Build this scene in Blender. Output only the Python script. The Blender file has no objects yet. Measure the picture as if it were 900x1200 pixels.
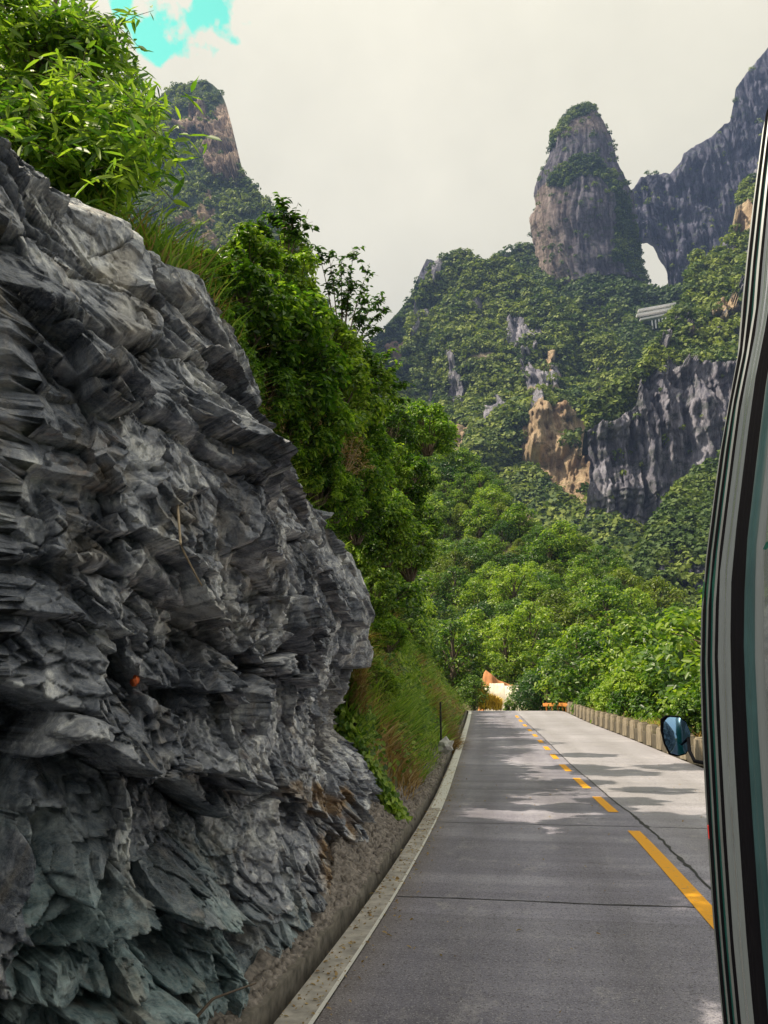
import bpy, bmesh, math, random
import numpy as np
from mathutils import Vector, Euler
random.seed(7)
RNG = np.random.default_rng(11)
S = bpy.context.scene
COL = S.collection

# ------------------------------------------------------------------ camera
CH = 2.3                                   # eye height above the road
TH, PS = math.radians(13.73), math.radians(9.57)
FPX = 933.0                                # focal length in photo pixels (900 x 1200)
cd = bpy.data.cameras.new('camera'); cam = bpy.data.objects.new('camera', cd); COL.objects.link(cam)
cd.sensor_fit = 'VERTICAL'; cd.sensor_height = 36.0; cd.lens = FPX / 1200 * 36
cd.clip_start = 0.05; cd.clip_end = 20000
cam.location = (0, 0, CH); cam.rotation_euler = (math.pi/2 + TH, 0, PS)
S.camera = cam
R = np.array(Euler(cam.rotation_euler).to_matrix())

def ray(px, py):
    px = np.asarray(px, float); py = np.asarray(py, float)
    d = np.stack([(px-450)/FPX, (600-py)/FPX, -np.ones_like(px+py)], -1)
    return d @ R.T
def at(px, py, Y):
    """real point at distance Y ahead that is seen in that direction"""
    d = ray(px, py); t = np.asarray(Y, float) / d[..., 1]
    return d * t[..., None] + np.array([0, 0, CH])
def proj(P):
    q = (np.asarray(P, float) - np.array([0, 0, CH])) @ R
    return 450 + FPX*q[..., 0]/-q[..., 2], 600 - FPX*q[..., 1]/-q[..., 2]

# ------------------------------------------------------------------ sky, sun, exposure
SUN = Vector((-0.57, -0.12, 0.81)).normalized()
sel, saz = math.asin(SUN.z), math.atan2(SUN.x, SUN.y)
W = bpy.data.worlds.new('World'); S.world = W; W.use_nodes = True
nt = W.node_tree; nt.nodes.clear(); L = nt.links.new
out = nt.nodes.new('ShaderNodeOutputWorld'); bg = nt.nodes.new('ShaderNodeBackground')
bg.inputs['Strength'].default_value = 0.1; L(bg.outputs[0], out.inputs[0])
sky = nt.nodes.new('ShaderNodeTexSky'); sky.sky_type = 'NISHITA'; sky.sun_disc = False
sky.sun_elevation = sel; sky.sun_rotation = saz; sky.altitude = 600
tc = nt.nodes.new('ShaderNodeTexCoord')
def wn(t, **k):
    n = nt.nodes.new(t)
    for a, b in k.items(): setattr(n, a, b)
    return n
gapdir = ray(206, 26); gapdir = gapdir/np.linalg.norm(gapdir)
n1 = wn('ShaderNodeTexNoise'); n1.inputs['Scale'].default_value = 20; n1.inputs['Detail'].default_value = 8
L(tc.outputs['Generated'], n1.inputs['Vector'])
dp = wn('ShaderNodeVectorMath', operation='DISTANCE'); L(tc.outputs['Generated'], dp.inputs[0]); dp.inputs[1].default_value = tuple(gapdir)
m1 = wn('ShaderNodeMath', operation='MULTIPLY_ADD'); L(n1.outputs[0], m1.inputs[0]); m1.inputs[1].default_value = -0.19
L(dp.outputs['Value'], m1.inputs[2])
mr = wn('ShaderNodeMapRange'); L(m1.outputs[0], mr.inputs[0])
mr.inputs[1].default_value = -0.063; mr.inputs[2].default_value = -0.050; mr.clamp = True
n2 = wn('ShaderNodeTexNoise'); n2.inputs['Scale'].default_value = 2.2; n2.inputs['Detail'].default_value = 5
L(tc.outputs['Generated'], n2.inputs['Vector'])
cr = wn('ShaderNodeValToRGB'); cr.color_ramp.elements[0].position = .3; cr.color_ramp.elements[1].position = .7
cr.color_ramp.elements[0].color = (6.1, 5.75, 4.5, 1); cr.color_ramp.elements[1].color = (7.0, 6.55, 5.2, 1)
L(n2.outputs[0], cr.inputs[0])
sz = wn('ShaderNodeSeparateXYZ'); L(tc.outputs['Generated'], sz.inputs[0])
ge = wn('ShaderNodeMapRange'); L(sz.outputs[2], ge.inputs[0]); ge.inputs[1].default_value = 0; ge.inputs[2].default_value = 1; ge.inputs[3].default_value = .57; ge.inputs[4].default_value = 1.42
n3 = wn('ShaderNodeTexNoise'); n3.inputs['Scale'].default_value = 5; n3.inputs['Detail'].default_value = 9; n3.inputs['Roughness'].default_value = .62; L(tc.outputs['Generated'], n3.inputs['Vector'])
g3 = wn('ShaderNodeMapRange'); L(n3.outputs[0], g3.inputs[0]); g3.inputs[1].default_value = .3; g3.inputs[2].default_value = .7; g3.inputs[3].default_value = .93; g3.inputs[4].default_value = 1.05
gm = wn('ShaderNodeMath', operation='MULTIPLY'); L(ge.outputs[0], gm.inputs[0]); L(g3.outputs[0], gm.inputs[1])
cs = wn('ShaderNodeVectorMath', operation='SCALE'); L(cr.outputs[0], cs.inputs[0]); L(gm.outputs[0], cs.inputs['Scale'])
tint = wn('ShaderNodeMix', data_type='RGBA', blend_type='MULTIPLY'); tint.inputs[0].default_value = 1
L(sky.outputs[0], tint.inputs[6]); tint.inputs[7].default_value = (1.3, 4.0, 1.75, 1)
mx = wn('ShaderNodeMix', data_type='RGBA'); L(mr.outputs[0], mx.inputs[0]); L(tint.outputs[2], mx.inputs[6]); L(cs.outputs[0], mx.inputs[7])
L(mx.outputs[2], bg.inputs[0])

sl = bpy.data.lights.new('sun', 'SUN'); so = bpy.data.objects.new('sun', sl); COL.objects.link(so)
sl.energy = 5.0; sl.angle = math.radians(0.6); sl.color = (1, .87, .66)
so.rotation_euler = SUN.to_track_quat('Z', 'Y').to_euler(); so.location = (-60, 40, 90)
S.view_settings.view_transform = 'Standard'; S.view_settings.look = 'None'
S.view_settings.gamma = 1; S.view_settings.exposure = 0.42
S.render.engine = 'CYCLES'
S.cycles.max_bounces = 6; S.cycles.diffuse_bounces = 2; S.cycles.glossy_bounces = 3
S.cycles.transmission_bounces = 4; S.cycles.transparent_max_bounces = 6; S.cycles.volume_bounces = 0
S.cycles.use_denoising = True

# ------------------------------------------------------------------ noise
def _h(ix, iy, iz, s):
    x = (ix.astype(np.int64)*73856093) ^ (iy.astype(np.int64)*19349663) ^ (iz.astype(np.int64)*83492791) ^ (s*2654435761)
    x = (x ^ (x >> 13)) * 1274126177 & 0xffffffff
    x = (x ^ (x >> 16)) * 2246822519 & 0xffffffff
    return ((x ^ (x >> 15)) & 0xffffff) / float(0xffffff)
def vnoise(x, y, z=None, s=0):
    x = np.asarray(x, float); y = np.asarray(y, float); z = np.zeros_like(x) if z is None else np.asarray(z, float)
    x, y, z = np.broadcast_arrays(x, y, z)
    i, j, k = np.floor(x), np.floor(y), np.floor(z); f, g, h = x-i, y-j, z-k
    f, g, h = f*f*(3-2*f), g*g*(3-2*g), h*h*(3-2*h)
    r = 0
    for a in (0, 1):
        for b in (0, 1):
            for c in (0, 1):
                r = r + _h(i+a, j+b, k+c, s)*(f if a else 1-f)*(g if b else 1-g)*(h if c else 1-h)
    return r*2-1
def fbm(x, y, z=None, s=0, o=4, gain=.5):
    r, a, f = 0, 1, 1
    z = np.zeros_like(np.asarray(x, float)) if z is None else z
    for q in range(o):
        r = r + a*vnoise(x*f, y*f, z*f, s+q*17); a *= gain; f *= 2.03
    return r
def cells(u, v, s, p=2.0):
    """nearest jittered cell: id hashes, offset from its centre, gap to the next cell"""
    iu, iv = np.floor(u), np.floor(v)
    F1 = np.full(u.shape, 9.); F2 = F1.copy(); du = np.zeros(u.shape); dv = du.copy(); ci = du.copy(); cj = du.copy()
    z = np.zeros(u.shape)
    for a in (-1, 0, 1):
        for b in (-1, 0, 1):
            i, j = iu+a, iv+b
            x = i + .08+.84*_h(i, j, z, s); y = j + .08+.84*_h(i, j, z, s+1)
            d = np.hypot(u-x, v-y) if p == 2 else (np.abs(u-x)**p+np.abs(v-y)**p)**(1/p)
            new = d < F1
            F2 = np.where(new, F1, np.minimum(F2, d)); F1 = np.where(new, d, F1)
            du = np.where(new, u-x, du); dv = np.where(new, v-y, dv); ci = np.where(new, i, ci); cj = np.where(new, j, cj)
    return [_h(ci, cj, z, s+k) for k in (2, 3, 4)] + [du, dv, F2-F1]
def sstep(a, b, x):
    t = np.clip((x-a)/(b-a), 0, 1); return t*t*(3-2*t)

def polydist(px, py, line):
    d = np.full(px.shape, 1e9)
    for (x1, y1), (x2, y2) in zip(line[:-1], line[1:]):
        t = np.clip(((px-x1)*(x2-x1)+(py-y1)*(y2-y1))/((x2-x1)**2+(y2-y1)**2+1e-9), 0, 1)
        d = np.minimum(d, np.hypot(px-x1-t*(x2-x1), py-y1-t*(y2-y1)))
    return d
# ------------------------------------------------------------------ mesh + tag helpers
def link_mesh(name, me, mat=None, parent=None, smooth=False):
    o = bpy.data.objects.new(name, me); COL.objects.link(o)
    if mat is not None:
        for m in (mat if isinstance(mat, (list, tuple)) else [mat]): me.materials.append(m)
    if parent: o.parent = parent
    if smooth: me.polygons.foreach_set('use_smooth', np.ones(len(me.polygons), bool))
    return o
def np_mesh(name, V, F, attrs=None):
    """V (n,3); F (m,k) index array"""
    V = np.ascontiguousarray(V, np.float32); F = np.ascontiguousarray(F, np.int32)
    me = bpy.data.meshes.new(name); m, k = F.shape
    me.vertices.add(len(V)); me.vertices.foreach_set('co', V.ravel())
    me.loops.add(m*k); me.loops.foreach_set('vertex_index', F.ravel())
    me.polygons.add(m); me.polygons.foreach_set('loop_start', np.arange(0, m*k, k, dtype=np.int32))
    me.polygons.foreach_set('loop_total', np.full(m, k, np.int32))
    for n, a in (attrs or {}).items():
        a = np.asarray(a, np.float32)
        if a.ndim == 1:
            at_ = me.attributes.new(n, 'FLOAT', 'POINT'); at_.data.foreach_set('value', a)
        else:
            at_ = me.attributes.new(n, 'FLOAT_COLOR', 'POINT')
            at_.data.foreach_set('color', np.concatenate([a, np.ones((len(a), 1), np.float32)], 1).ravel())
    me.update(calc_edges=True); me.validate()
    return me
def grid_faces(nu, nv, wrap=False):
    """vertices indexed u*nv+v"""
    u = np.arange(nu-1 if not wrap else nu); v = np.arange(nv-1)
    U, Vv = np.meshgrid(u, v, indexing='ij'); U2 = (U+1) % nu
    return np.stack([U*nv+Vv, U2*nv+Vv, U2*nv+Vv+1, U*nv+Vv+1], -1).reshape(-1, 4)
def tag(o, label=None, cat=None, group=None, kind=None):
    if label: o['label'] = label
    if cat: o['category'] = cat
    if group: o['group'] = group
    if kind: o['kind'] = kind
    return o
def empty(name, loc, rz=0, sc=1):
    o = bpy.data.objects.new(name, None); COL.objects.link(o); o.empty_display_size = .2
    o.location = loc; o.rotation_euler = (0, 0, rz); o.scale = (sc,)*3 if np.isscalar(sc) else sc
    return o
def dup(root, loc, rot, sc, label=None, group=None):
    r = root.copy(); COL.objects.link(r); r.location = loc; r.rotation_euler = rot; r.scale = (sc,)*3 if np.isscalar(sc) else sc
    if label: r['label'] = label
    if group: r['group'] = group
    for ch in list(root.children):
        c = ch.copy(); COL.objects.link(c); c.parent = r
        for g in ch.children:
            d = g.copy(); COL.objects.link(d); d.parent = c
    return r
def bm_obj(name, bm, mat, parent=None, smooth=False, bevel=0):
    if bevel:
        bmesh.ops.bevel(bm, geom=bm.edges[:], offset=bevel, segments=2, affect='EDGES', profile=.7)
    me = bpy.data.meshes.new(name); bm.to_mesh(me); bm.free()
    return link_mesh(name, me, mat, parent, smooth)
def box(bm, c, s, rz=0):
    g = bmesh.ops.create_cube(bm, size=1)
    co, si = math.cos(rz), math.sin(rz)
    for v in g['verts']:
        x, y, z = v.co.x*s[0], v.co.y*s[1], v.co.z*s[2]
        v.co = (c[0]+x*co-y*si, c[1]+x*si+y*co, c[2]+z)
def tube_arrays(paths, seg=6):
    """paths: list of (points (n,3), radii (n,)); returns V,F"""
    VV, FF, off = [], [], 0
    for P, r in paths:
        P = np.asarray(P, float); r = np.broadcast_to(np.asarray(r, float), len(P)); n = len(P)
        T = np.gradient(P, axis=0); T /= np.linalg.norm(T, axis=1)[:, None]+1e-9
        ref = np.array([0, 0, 1.]) if abs(T[0, 2]) < .9 else np.array([1., 0, 0])
        A = np.cross(T, ref); A /= np.linalg.norm(A, axis=1)[:, None]+1e-9; B = np.cross(T, A)
        a = np.linspace(0, 2*math.pi, seg, endpoint=False)
        V = P[:, None] + r[:, None, None]*(np.cos(a)[None, :, None]*A[:, None]+np.sin(a)[None, :, None]*B[:, None])
        V = V.reshape(-1, 3)
        i = np.arange(n-1)[:, None]; j = np.arange(seg)[None]; j2 = (j+1) % seg
        F = np.stack(np.broadcast_arrays(i*seg+j, i*seg+j2, (i+1)*seg+j2, (i+1)*seg+j), -1).reshape(-1, 4)
        ends = np.array([[0, k, k+1, k+1] for k in range(1, seg-1)])
        VV.append(V); FF.append(F+off)
        for e in (0, (n-1)*seg):
            q = [[off+e+k for k in range(seg)]]
            if seg == 4: FF.append(np.array(q))
        off += len(V)
    return np.concatenate(VV), np.concatenate(FF)
def tubes(name, paths, mat, parent=None, seg=6):
    V, F = tube_arrays(paths, seg)
    return link_mesh(name, np_mesh(name, V, F), mat, parent, smooth=True)

# ------------------------------------------------------------------ materials
def M(name):
    m = bpy.data.materials.new(name); m.use_nodes = True
    n = m.node_tree; b = n.nodes['Principled BSDF']
    return m, n, b
def nd(n, t, **k):
    x = n.nodes.new(t)
    for a, v in k.items(): setattr(x, a, v)
    return x
def tex(n, scale, detail=6, rough=.6, stretch=(1, 1, 1), coord='Object', dist=0):
    c = nd(n, 'ShaderNodeTexCoord'); mp = nd(n, 'ShaderNodeMapping'); mp.inputs['Scale'].default_value = stretch
    n.links.new(c.outputs[coord], mp.inputs[0])
    t = nd(n, 'ShaderNodeTexNoise'); t.inputs['Scale'].default_value = scale; t.inputs['Detail'].default_value = detail
    t.inputs['Roughness'].default_value = rough; t.inputs['Distortion'].default_value = dist
    n.links.new(mp.outputs[0], t.inputs['Vector']); return t.outputs[0]
def ramp(n, fac, stops):
    r = nd(n, 'ShaderNodeValToRGB'); e = r.color_ramp.elements
    while len(e) < len(stops): e.new(.5)
    for q, (p, c) in zip(e, stops): q.position = p; q.color = (*c, 1) if len(c) == 3 else c
    n.links.new(fac, r.inputs[0]); return r.outputs[0]
def g(v): return (v, v, v)
def mixc(n, fac, a, b, mode='MIX'):
    m = nd(n, 'ShaderNodeMix', data_type='RGBA', blend_type=mode)
    for s, v in ((0, fac), (6, a), (7, b)):
        if hasattr(v, 'links'): n.links.new(v, m.inputs[s])
        else: m.inputs[s].default_value = v if s == 0 else (*v, 1)
    return m.outputs[2]
def mathn(n, op, a, b=0, c=None):
    m = nd(n, 'ShaderNodeMath', operation=op)
    for s, v in ((0, a), (1, b), (2, c)):
        if v is None: continue
        if hasattr(v, 'links'): n.links.new(v, m.inputs[s])
        else: m.inputs[s].default_value = v
    return m.outputs[0]
def bump(n, b, h, strength=.5, dist=.02):
    x = nd(n, 'ShaderNodeBump'); x.inputs['Strength'].default_value = strength; x.inputs['Distance'].default_value = dist
    n.links.new(h, x.inputs['Height']); n.links.new(x.outputs[0], b.inputs['Normal'])
def attr(n, name, color=False):
    a = nd(n, 'ShaderNodeAttribute'); a.attribute_name = name
    return a.outputs['Color' if color else 'Fac']
def plain(name, c, rough=.5, metal=0, var=.15, scale=8, spec=.5):
    m, n, b = M(name)
    t = tex(n, scale)
    L_ = ramp(n, t, [(.3, tuple(x*(1-var) for x in c)), (.7, tuple(min(1, x*(1+var)) for x in c))])
    n.links.new(L_, b.inputs['Base Color']); b.inputs['Roughness'].default_value = rough
    b.inputs['Metallic'].default_value = metal; b.inputs['Specular IOR Level'].default_value = spec
    return m
def leafmat(name, dark, mid, light, trans=.35, rough=.36, clump=1.2):
    m, n, b = M(name)
    r = attr(n, 'rnd'); t = tex(n, clump, 3)
    f = mathn(n, 'ADD', mathn(n, 'MULTIPLY', r, .62), mathn(n, 'MULTIPLY_ADD', t, 1.1, -.30))
    oi = nd(n, 'ShaderNodeObjectInfo')
    f = mathn(n, 'ADD', f, mathn(n, 'MULTIPLY_ADD', oi.outputs['Random'], .5, -.27))
    c = ramp(n, f, [(.12, dark), (.5, mid), (.92, light)])
    n.links.new(c, b.inputs['Base Color']); b.inputs['Roughness'].default_value = rough
    b.inputs['Specular IOR Level'].default_value = .5
    tr = nd(n, 'ShaderNodeBsdfTranslucent'); n.links.new(mixc(n, 1.0, c, (1.6, 1.7, .7), 'MULTIPLY'), tr.inputs[0])
    ms = nd(n, 'ShaderNodeMixShader'); ms.inputs[0].default_value = trans
    n.links.new(b.outputs[0], ms.inputs[1]); n.links.new(tr.outputs[0], ms.inputs[2])
    n.links.new(ms.outputs[0], n.nodes['Material Output'].inputs[0])
    return m
MAT = {}
MAT['leaf_tree'] = leafmat('tree_leaves', (.022, .068, .010), (.10, .20, .022), (.34, .45, .06), .4)
MAT['leaf_near'] = leafmat('near_leaves', (.020, .062, .008), (.085, .20, .020), (.34, .48, .06), .45, .45)
MAT['leaf_bush'] = leafmat('bush_leaves', (.018, .058, .008), (.095, .20, .020), (.36, .48, .07), .4, .4)
MAT['leaf_yellow'] = leafmat('yellow_green_leaves', (.06, .10, .012), (.14, .20, .025), (.28, .34, .05), .35)
MAT['leaf_dark'] = leafmat('dark_leaves', (.014, .048, .012), (.045, .115, .022), (.13, .23, .045), .35)
MAT['canopy'] = leafmat('far_canopy', (.014, .042, .012), (.070, .128, .022), (.27, .33, .055), .2, .7, .02)
MAT['grass'] = leafmat('green_grass', (.06, .13, .012), (.14, .27, .028), (.38, .48, .09), .35, .5, .5)
MAT['dry'] = leafmat('dry_grass', (.20, .12, .05), (.36, .24, .11), (.55, .42, .24), .3, .6, .5)
MAT['bark'] = plain('bark', (.13, .10, .075), .9, var=.4, scale=12)
MAT['twig'] = plain('pale_twig', (.42, .33, .22), .8, var=.25, scale=20)

# near slate
def slate():
    m, n, b = M('slate_rock')
    st = attr(n, 'stain', True); sep = nd(n, 'ShaderNodeSeparateColor'); n.links.new(st, sep.inputs[0])
    big = tex(n, 1.3, 9, .68, (1, 1, 1.2), dist=.6); mid = tex(n, 8, 9, .72, (1, 1, 1.25), dist=.5); fine = tex(n, 42, 6, .7, (1, 1, 1.2))
    f = mathn(n, 'ADD', mathn(n, 'MULTIPLY_ADD', attr(n, 'facet'), .16, -.01), mathn(n, 'ADD', mathn(n, 'MULTIPLY', big, .56), mathn(n, 'MULTIPLY', mid, .46)))
    c = ramp(n, f, [(.355, (.030, .037, .052)), (.455, (.155, .175, .22)), (.54, (.38, .40, .455)), (.62, (.90, .91, .91))])
    c = mixc(n, mathn(n, 'MULTIPLY', sep.outputs[0], 1.0), c, ramp(n, mid, [(.3, (.16, .085, .03)), (.7, (.50, .31, .12))]))     # rust
    c = mixc(n, sep.outputs[1], c, ramp(n, mid, [(.3, (.22, .19, .15)), (.7, (.58, .52, .42))]))                                # pale run-off
    c = mixc(n, sep.outputs[2], c, ramp(n, mid, [(.35, (.06, .13, .15)), (.62, (.40, .56, .58))]))                            # blue-green slate
    sk = tex(n, 2.6, 6, .6, (1.3, 1.3, .16), dist=.3); c = mixc(n, ramp(n, sk, [(.56, g(0)), (.68, g(.55))]), c, ramp(n, mid, [(.35, (.20, .17, .14)), (.65, (.62, .55, .46))]))
    c = mixc(n, ramp(n, tex(n, 2.1, 5, .6, (1.2, 1.2, .2)), [(.58, g(0)), (.70, g(.6))]), c, (.05, .052, .06))
    vein = tex(n, 3.2, 10, .75, (.8, .8, 2.5), dist=1.6)
    vm = ramp(n, vein, [(.485, g(0)), (.5, g(1)), (.515, g(0))])
    c = mixc(n, mathn(n, 'MULTIPLY', vm, .6), c, (.50, .50, .48))  # pale veins, brightened to paint highlights into the rock
    oc = tex(n, 2.3, 5, .7); c = mixc(n, ramp(n, oc, [(.62, g(0)), (.74, g(.6))]), c, (.40, .27, .20))
    n.links.new(c, b.inputs['Base Color'])
    rr = ramp(n, fine, [(.35, g(.30)), (.65, g(.62))]); n.links.new(rr, b.inputs['Roughness'])
    hh = mathn(n, 'ADD', mathn(n, 'MULTIPLY', mid, 1.0), mathn(n, 'MULTIPLY', fine, .35))
    bump(n, b, hh, .8, .035)
    return m
MAT['slate'] = slate()
# far limestone + vegetation floor, driven by the 'ground' attribute (r rock, g warm, b bare soil)
def mountain(name, rockdark, rocklight, warm_d, warm_l, veg=((.014, .040, .014), (.05, .09, .022)), sc=1.0):
    m, n, b = M(name)
    a = attr(n, 'ground', True); sep = nd(n, 'ShaderNodeSeparateColor'); n.links.new(a, sep.inputs[0])
    v1 = tex(n, .10*sc, 8, .72, (1, 1, .09), dist=.5); v2 = tex(n, .035*sc, 7, .65, (1, 1, .9)); v3 = tex(n, .35*sc, 8, .75, (1, 1, .3)); v4 = tex(n, 1.1*sc, 6, .75, (1, 1, .45))
    f = mathn(n, 'ADD', mathn(n, 'MULTIPLY', v1, .55), mathn(n, 'ADD', mathn(n, 'MULTIPLY', v2, .25), mathn(n, 'ADD', mathn(n, 'MULTIPLY', v3, .22), mathn(n, 'MULTIPLY_ADD', v4, .22, -.12))))
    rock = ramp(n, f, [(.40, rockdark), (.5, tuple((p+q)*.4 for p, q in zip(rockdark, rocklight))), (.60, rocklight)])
    warm = ramp(n, f, [(.36, warm_d), (.6, warm_l)])
    rock = mixc(n, sep.outputs[1], rock, warm)
    vg = ramp(n, tex(n, .12*sc, 6, .7), [(.35, veg[0]), (.65, veg[1])])
    tufts = ramp(n, tex(n, .05*sc, 8, .75, (1, 1, 2.2)), [(.52, g(0)), (.6, g(1))])       # plants on ledges
    rk = mathn(n, 'MULTIPLY', sep.outputs[0], mathn(n, 'SUBTRACT', 1.0, mathn(n, 'MULTIPLY', tufts, .55)))
    c = mixc(n, rk, vg, rock)
    c = mixc(n, sep.outputs[2], c, (.42, .35, .26))
    n.links.new(c, b.inputs['Base Color']); b.inputs['Roughness'].default_value = .9; b.inputs['Specular IOR Level'].default_value = .2
    bump(n, b, f, 1.0, 9/sc)
    return m
MAT['mt_blue'] = mountain('shaded_limestone', (.018, .022, .055), (.22, .22, .32), (.14, .08, .07), (.52, .38, .30))  # blue shade of the far faces is put into the rock colour
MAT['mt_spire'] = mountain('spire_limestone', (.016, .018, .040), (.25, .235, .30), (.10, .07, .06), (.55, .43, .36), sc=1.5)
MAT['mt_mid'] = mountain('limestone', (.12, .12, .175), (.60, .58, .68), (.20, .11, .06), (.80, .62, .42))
MAT['mt_left'] = mountain('pink_limestone', (.09, .06, .05), (.85, .64, .50), (.20, .13, .09), (.55, .42, .30))  # light on the pink faces is put into the rock colour
MAT['soil'] = plain('hill_soil', (.10, .095, .045), .95, var=.5, scale=.8)
MAT['orange_soil'] = plain('orange_earth', (.50, .22, .09), .95, var=.35, scale=.5)
MAT['rubble'] = plain('rubble', (.21, .185, .165), .9, var=.75, scale=14)

# ------------------------------------------------------------------ the road
rows = [(1075, 460, 835), (975, 509, 745), (935, 525, 700), (895, 537, 657), (865, 546, 630), (847, 550.5, 612), (833, 553, 600)]
LW = 3.40
ry, rx, rz = [], [], []
for y, a, b in rows:
    da, db = ray(a, y), ray(b, y)
    Y = LW / (db[0]/db[1] - da[0]/da[1]); p = at(b, y, Y)
    ry.append(Y); rx.append(p[0]); rz.append(p[2])
z0 = rz[0]
ry = [-60, -20, 0] + ry; rx = [rx[0]]*3 + rx; rz = [z0]*3 + rz
Yc = ry[-1]
ry += [Yc+12, Yc+25, Yc+40, Yc+60, Yc+90]
sl_ = (rx[-1]-rx[-2])/(ry[-6]-ry[-7])
rx += [rx[-1]-2.2, rx[-1]-6.5, rx[-1]-14, rx[-1]-30, rx[-1]-60]
rz += [rz[-1]-.05, rz[-1]-.5, rz[-1]-1.2, rz[-1]-2.4, rz[-1]-4]
ry, rx, rz = map(np.array, (ry, rx, rz))
_d = np.linspace(-60, ry[-1], 1600)
def _smooth(a, k):
    pad = np.concatenate([np.full(k, a[0]), a, a[-1]+np.arange(1, k+1)*(a[-1]-a[-2])]); w = np.hanning(2*k+1); w /= w.sum()
    return np.convolve(pad, w, 'valid')
_xc, _zc = _smooth(np.interp(_d, ry, rx), 28), _smooth(np.interp(_d, ry, rz), 28)
def xc(y): return np.interp(y, _d, _xc)
def zc(y): return np.interp(y, _d, _zc)
print('ROAD', [(round(float(a), 1), round(float(b), 2), round(float(c), 2)) for a, b, c in zip(ry, rx, rz)])

def strip(name, ys, x0, x1, dz, mat, zoff=None, nx=2, parent=None, attrs=None):
    ys = np.asarray(ys, float); X = np.linspace(0, 1, nx)
    V = np.zeros((len(ys), nx, 3))
    a = x0(ys) if callable(x0) else xc(ys)+x0; b = x1(ys) if callable(x1) else xc(ys)+x1
    V[:, :, 0] = a[:, None]*(1-X)+b[:, None]*X; V[:, :, 1] = ys[:, None]; V[:, :, 2] = zc(ys)[:, None]+dz
    F = grid_faces(len(ys), nx)[:, ::-1]
    lat = V[:, :, 0]-xc(ys)[:, None]
    return link_mesh(name, np_mesh(name, V.reshape(-1, 3), F, {'lat': lat.ravel()}), mat, parent, smooth=True)
def concrete_road():
    m, n, b = M('road_concrete')
    c0 = nd(n, 'ShaderNodeTexCoord'); sx = nd(n, 'ShaderNodeSeparateXYZ'); n.links.new(c0.outputs['Object'], sx.inputs[0])
    big = tex(n, .35, 6, .6, (1, .5, 1)); streak = tex(n, .9, 6, .65, (.12, 1.6, 1)); fine = tex(n, 26, 5, .7); pit = tex(n, 60, 3, .6); wheel = tex(n, 1.1, 4, .6, (1.3, .03, 1))
    f = mathn(n, 'ADD', mathn(n, 'MULTIPLY', big, .3), mathn(n, 'ADD', mathn(n, 'MULTIPLY', streak, .33), mathn(n, 'ADD', mathn(n, 'MULTIPLY', fine, .2), mathn(n, 'MULTIPLY', wheel, .17))))
    c = ramp(n, f, [(.38, (.115, .110, .155)), (.5, (.245, .238, .305)), (.62, (.46, .45, .53))])
    # slab-to-slab tone
    sy = mathn(n, 'FLOOR', mathn(n, 'DIVIDE', sx.outputs[1], 4.6)); wn_ = nd(n, 'ShaderNodeTexWhiteNoise', noise_dimensions='1D')
    n.links.new(sy, wn_.inputs['W'])
    c = mixc(n, 1.0, c, ramp(n, wn_.outputs[0], [(0, g(.80)), (1, g(1.12))]), 'MULTIPLY')
    lat = attr(n, 'lat')
    tr = None
    for x0 in (-2.6, -.95, .95, 2.7):        # worn, darker wheel tracks
        t_ = mathn(n, 'MULTIPLY', mathn(n, 'SUBTRACT', lat, x0), 2.6); t_ = mathn(n, 'POWER', 2.718, mathn(n, 'MULTIPLY', mathn(n, 'MULTIPLY', t_, t_), -1)); tr = t_ if tr is None else mathn(n, 'ADD', tr, t_)
    c = mixc(n, mathn(n, 'MULTIPLY', mathn(n, 'MULTIPLY', tr, tex(n, .8, 5, .7, (1, .25, 1))), .75), c, (.085, .078, .098))
    c = mixc(n, mathn(n, 'MULTIPLY', mathn(n, 'POWER', 2.718, mathn(n, 'MULTIPLY', mathn(n, 'MULTIPLY', mathn(n, 'ADD', lat, 3.45), mathn(n, 'ADD', lat, 3.45)), -9)), .6), c, (.16, .13, .10))
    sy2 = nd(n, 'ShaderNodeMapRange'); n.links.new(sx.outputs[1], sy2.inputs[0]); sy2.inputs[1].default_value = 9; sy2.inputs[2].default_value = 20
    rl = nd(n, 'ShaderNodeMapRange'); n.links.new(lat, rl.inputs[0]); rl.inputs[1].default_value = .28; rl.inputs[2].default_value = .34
    c = mixc(n, mathn(n, 'MULTIPLY', mathn(n, 'MULTIPLY', rl.outputs[0], sy2.outputs[0]), .36), c, (.60, .585, .60))      # right lane blended paler further up the road
    c = mixc(n, ramp(n, tex(n, 3.1, 6, .7), [(.60, g(0)), (.72, g(.7))]), c, (.07, .065, .08))
    c = mixc(n, ramp(n, tex(n, 1.7, 8, .75, (1, .6, 1)), [(.56, g(0)), (.70, g(.55))]), c, (.50, .48, .49))
    c = mixc(n, ramp(n, tex(n, 34, 3, .5), [(.60, g(0)), (.66, g(.8))]), c, (.05, .045, .06))
    c = mixc(n, ramp(n, tex(n, 75, 3, .5), [(.58, g(0)), (.66, g(.6))]), c, (.55, .53, .55))
    c = mixc(n, ramp(n, pit, [(.57, g(0)), (.64, g(.8))]), c, (.045, .04, .05))
    n.links.new(c, b.inputs['Base Color']); b.inputs['Roughness'].default_value = .62
    bump(n, b, mathn(n, 'ADD', fine, mathn(n, 'MULTIPLY', pit, -.7)), .35, .01)
    return m
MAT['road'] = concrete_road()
MAT['apron'] = plain('apron_concrete', (.40, .375, .34), .85, var=.4, scale=6)
MAT['kerb'] = plain('kerb_concrete', (.15, .135, .115), .9, var=.6, scale=7)
MAT['dark'] = plain('dark_gutter', (.045, .04, .035), .95, var=.4)  # channel floor much darker than the concrete beside it
MAT['tar'] = plain('joint_filler', (.02, .02, .024), .6)
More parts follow.
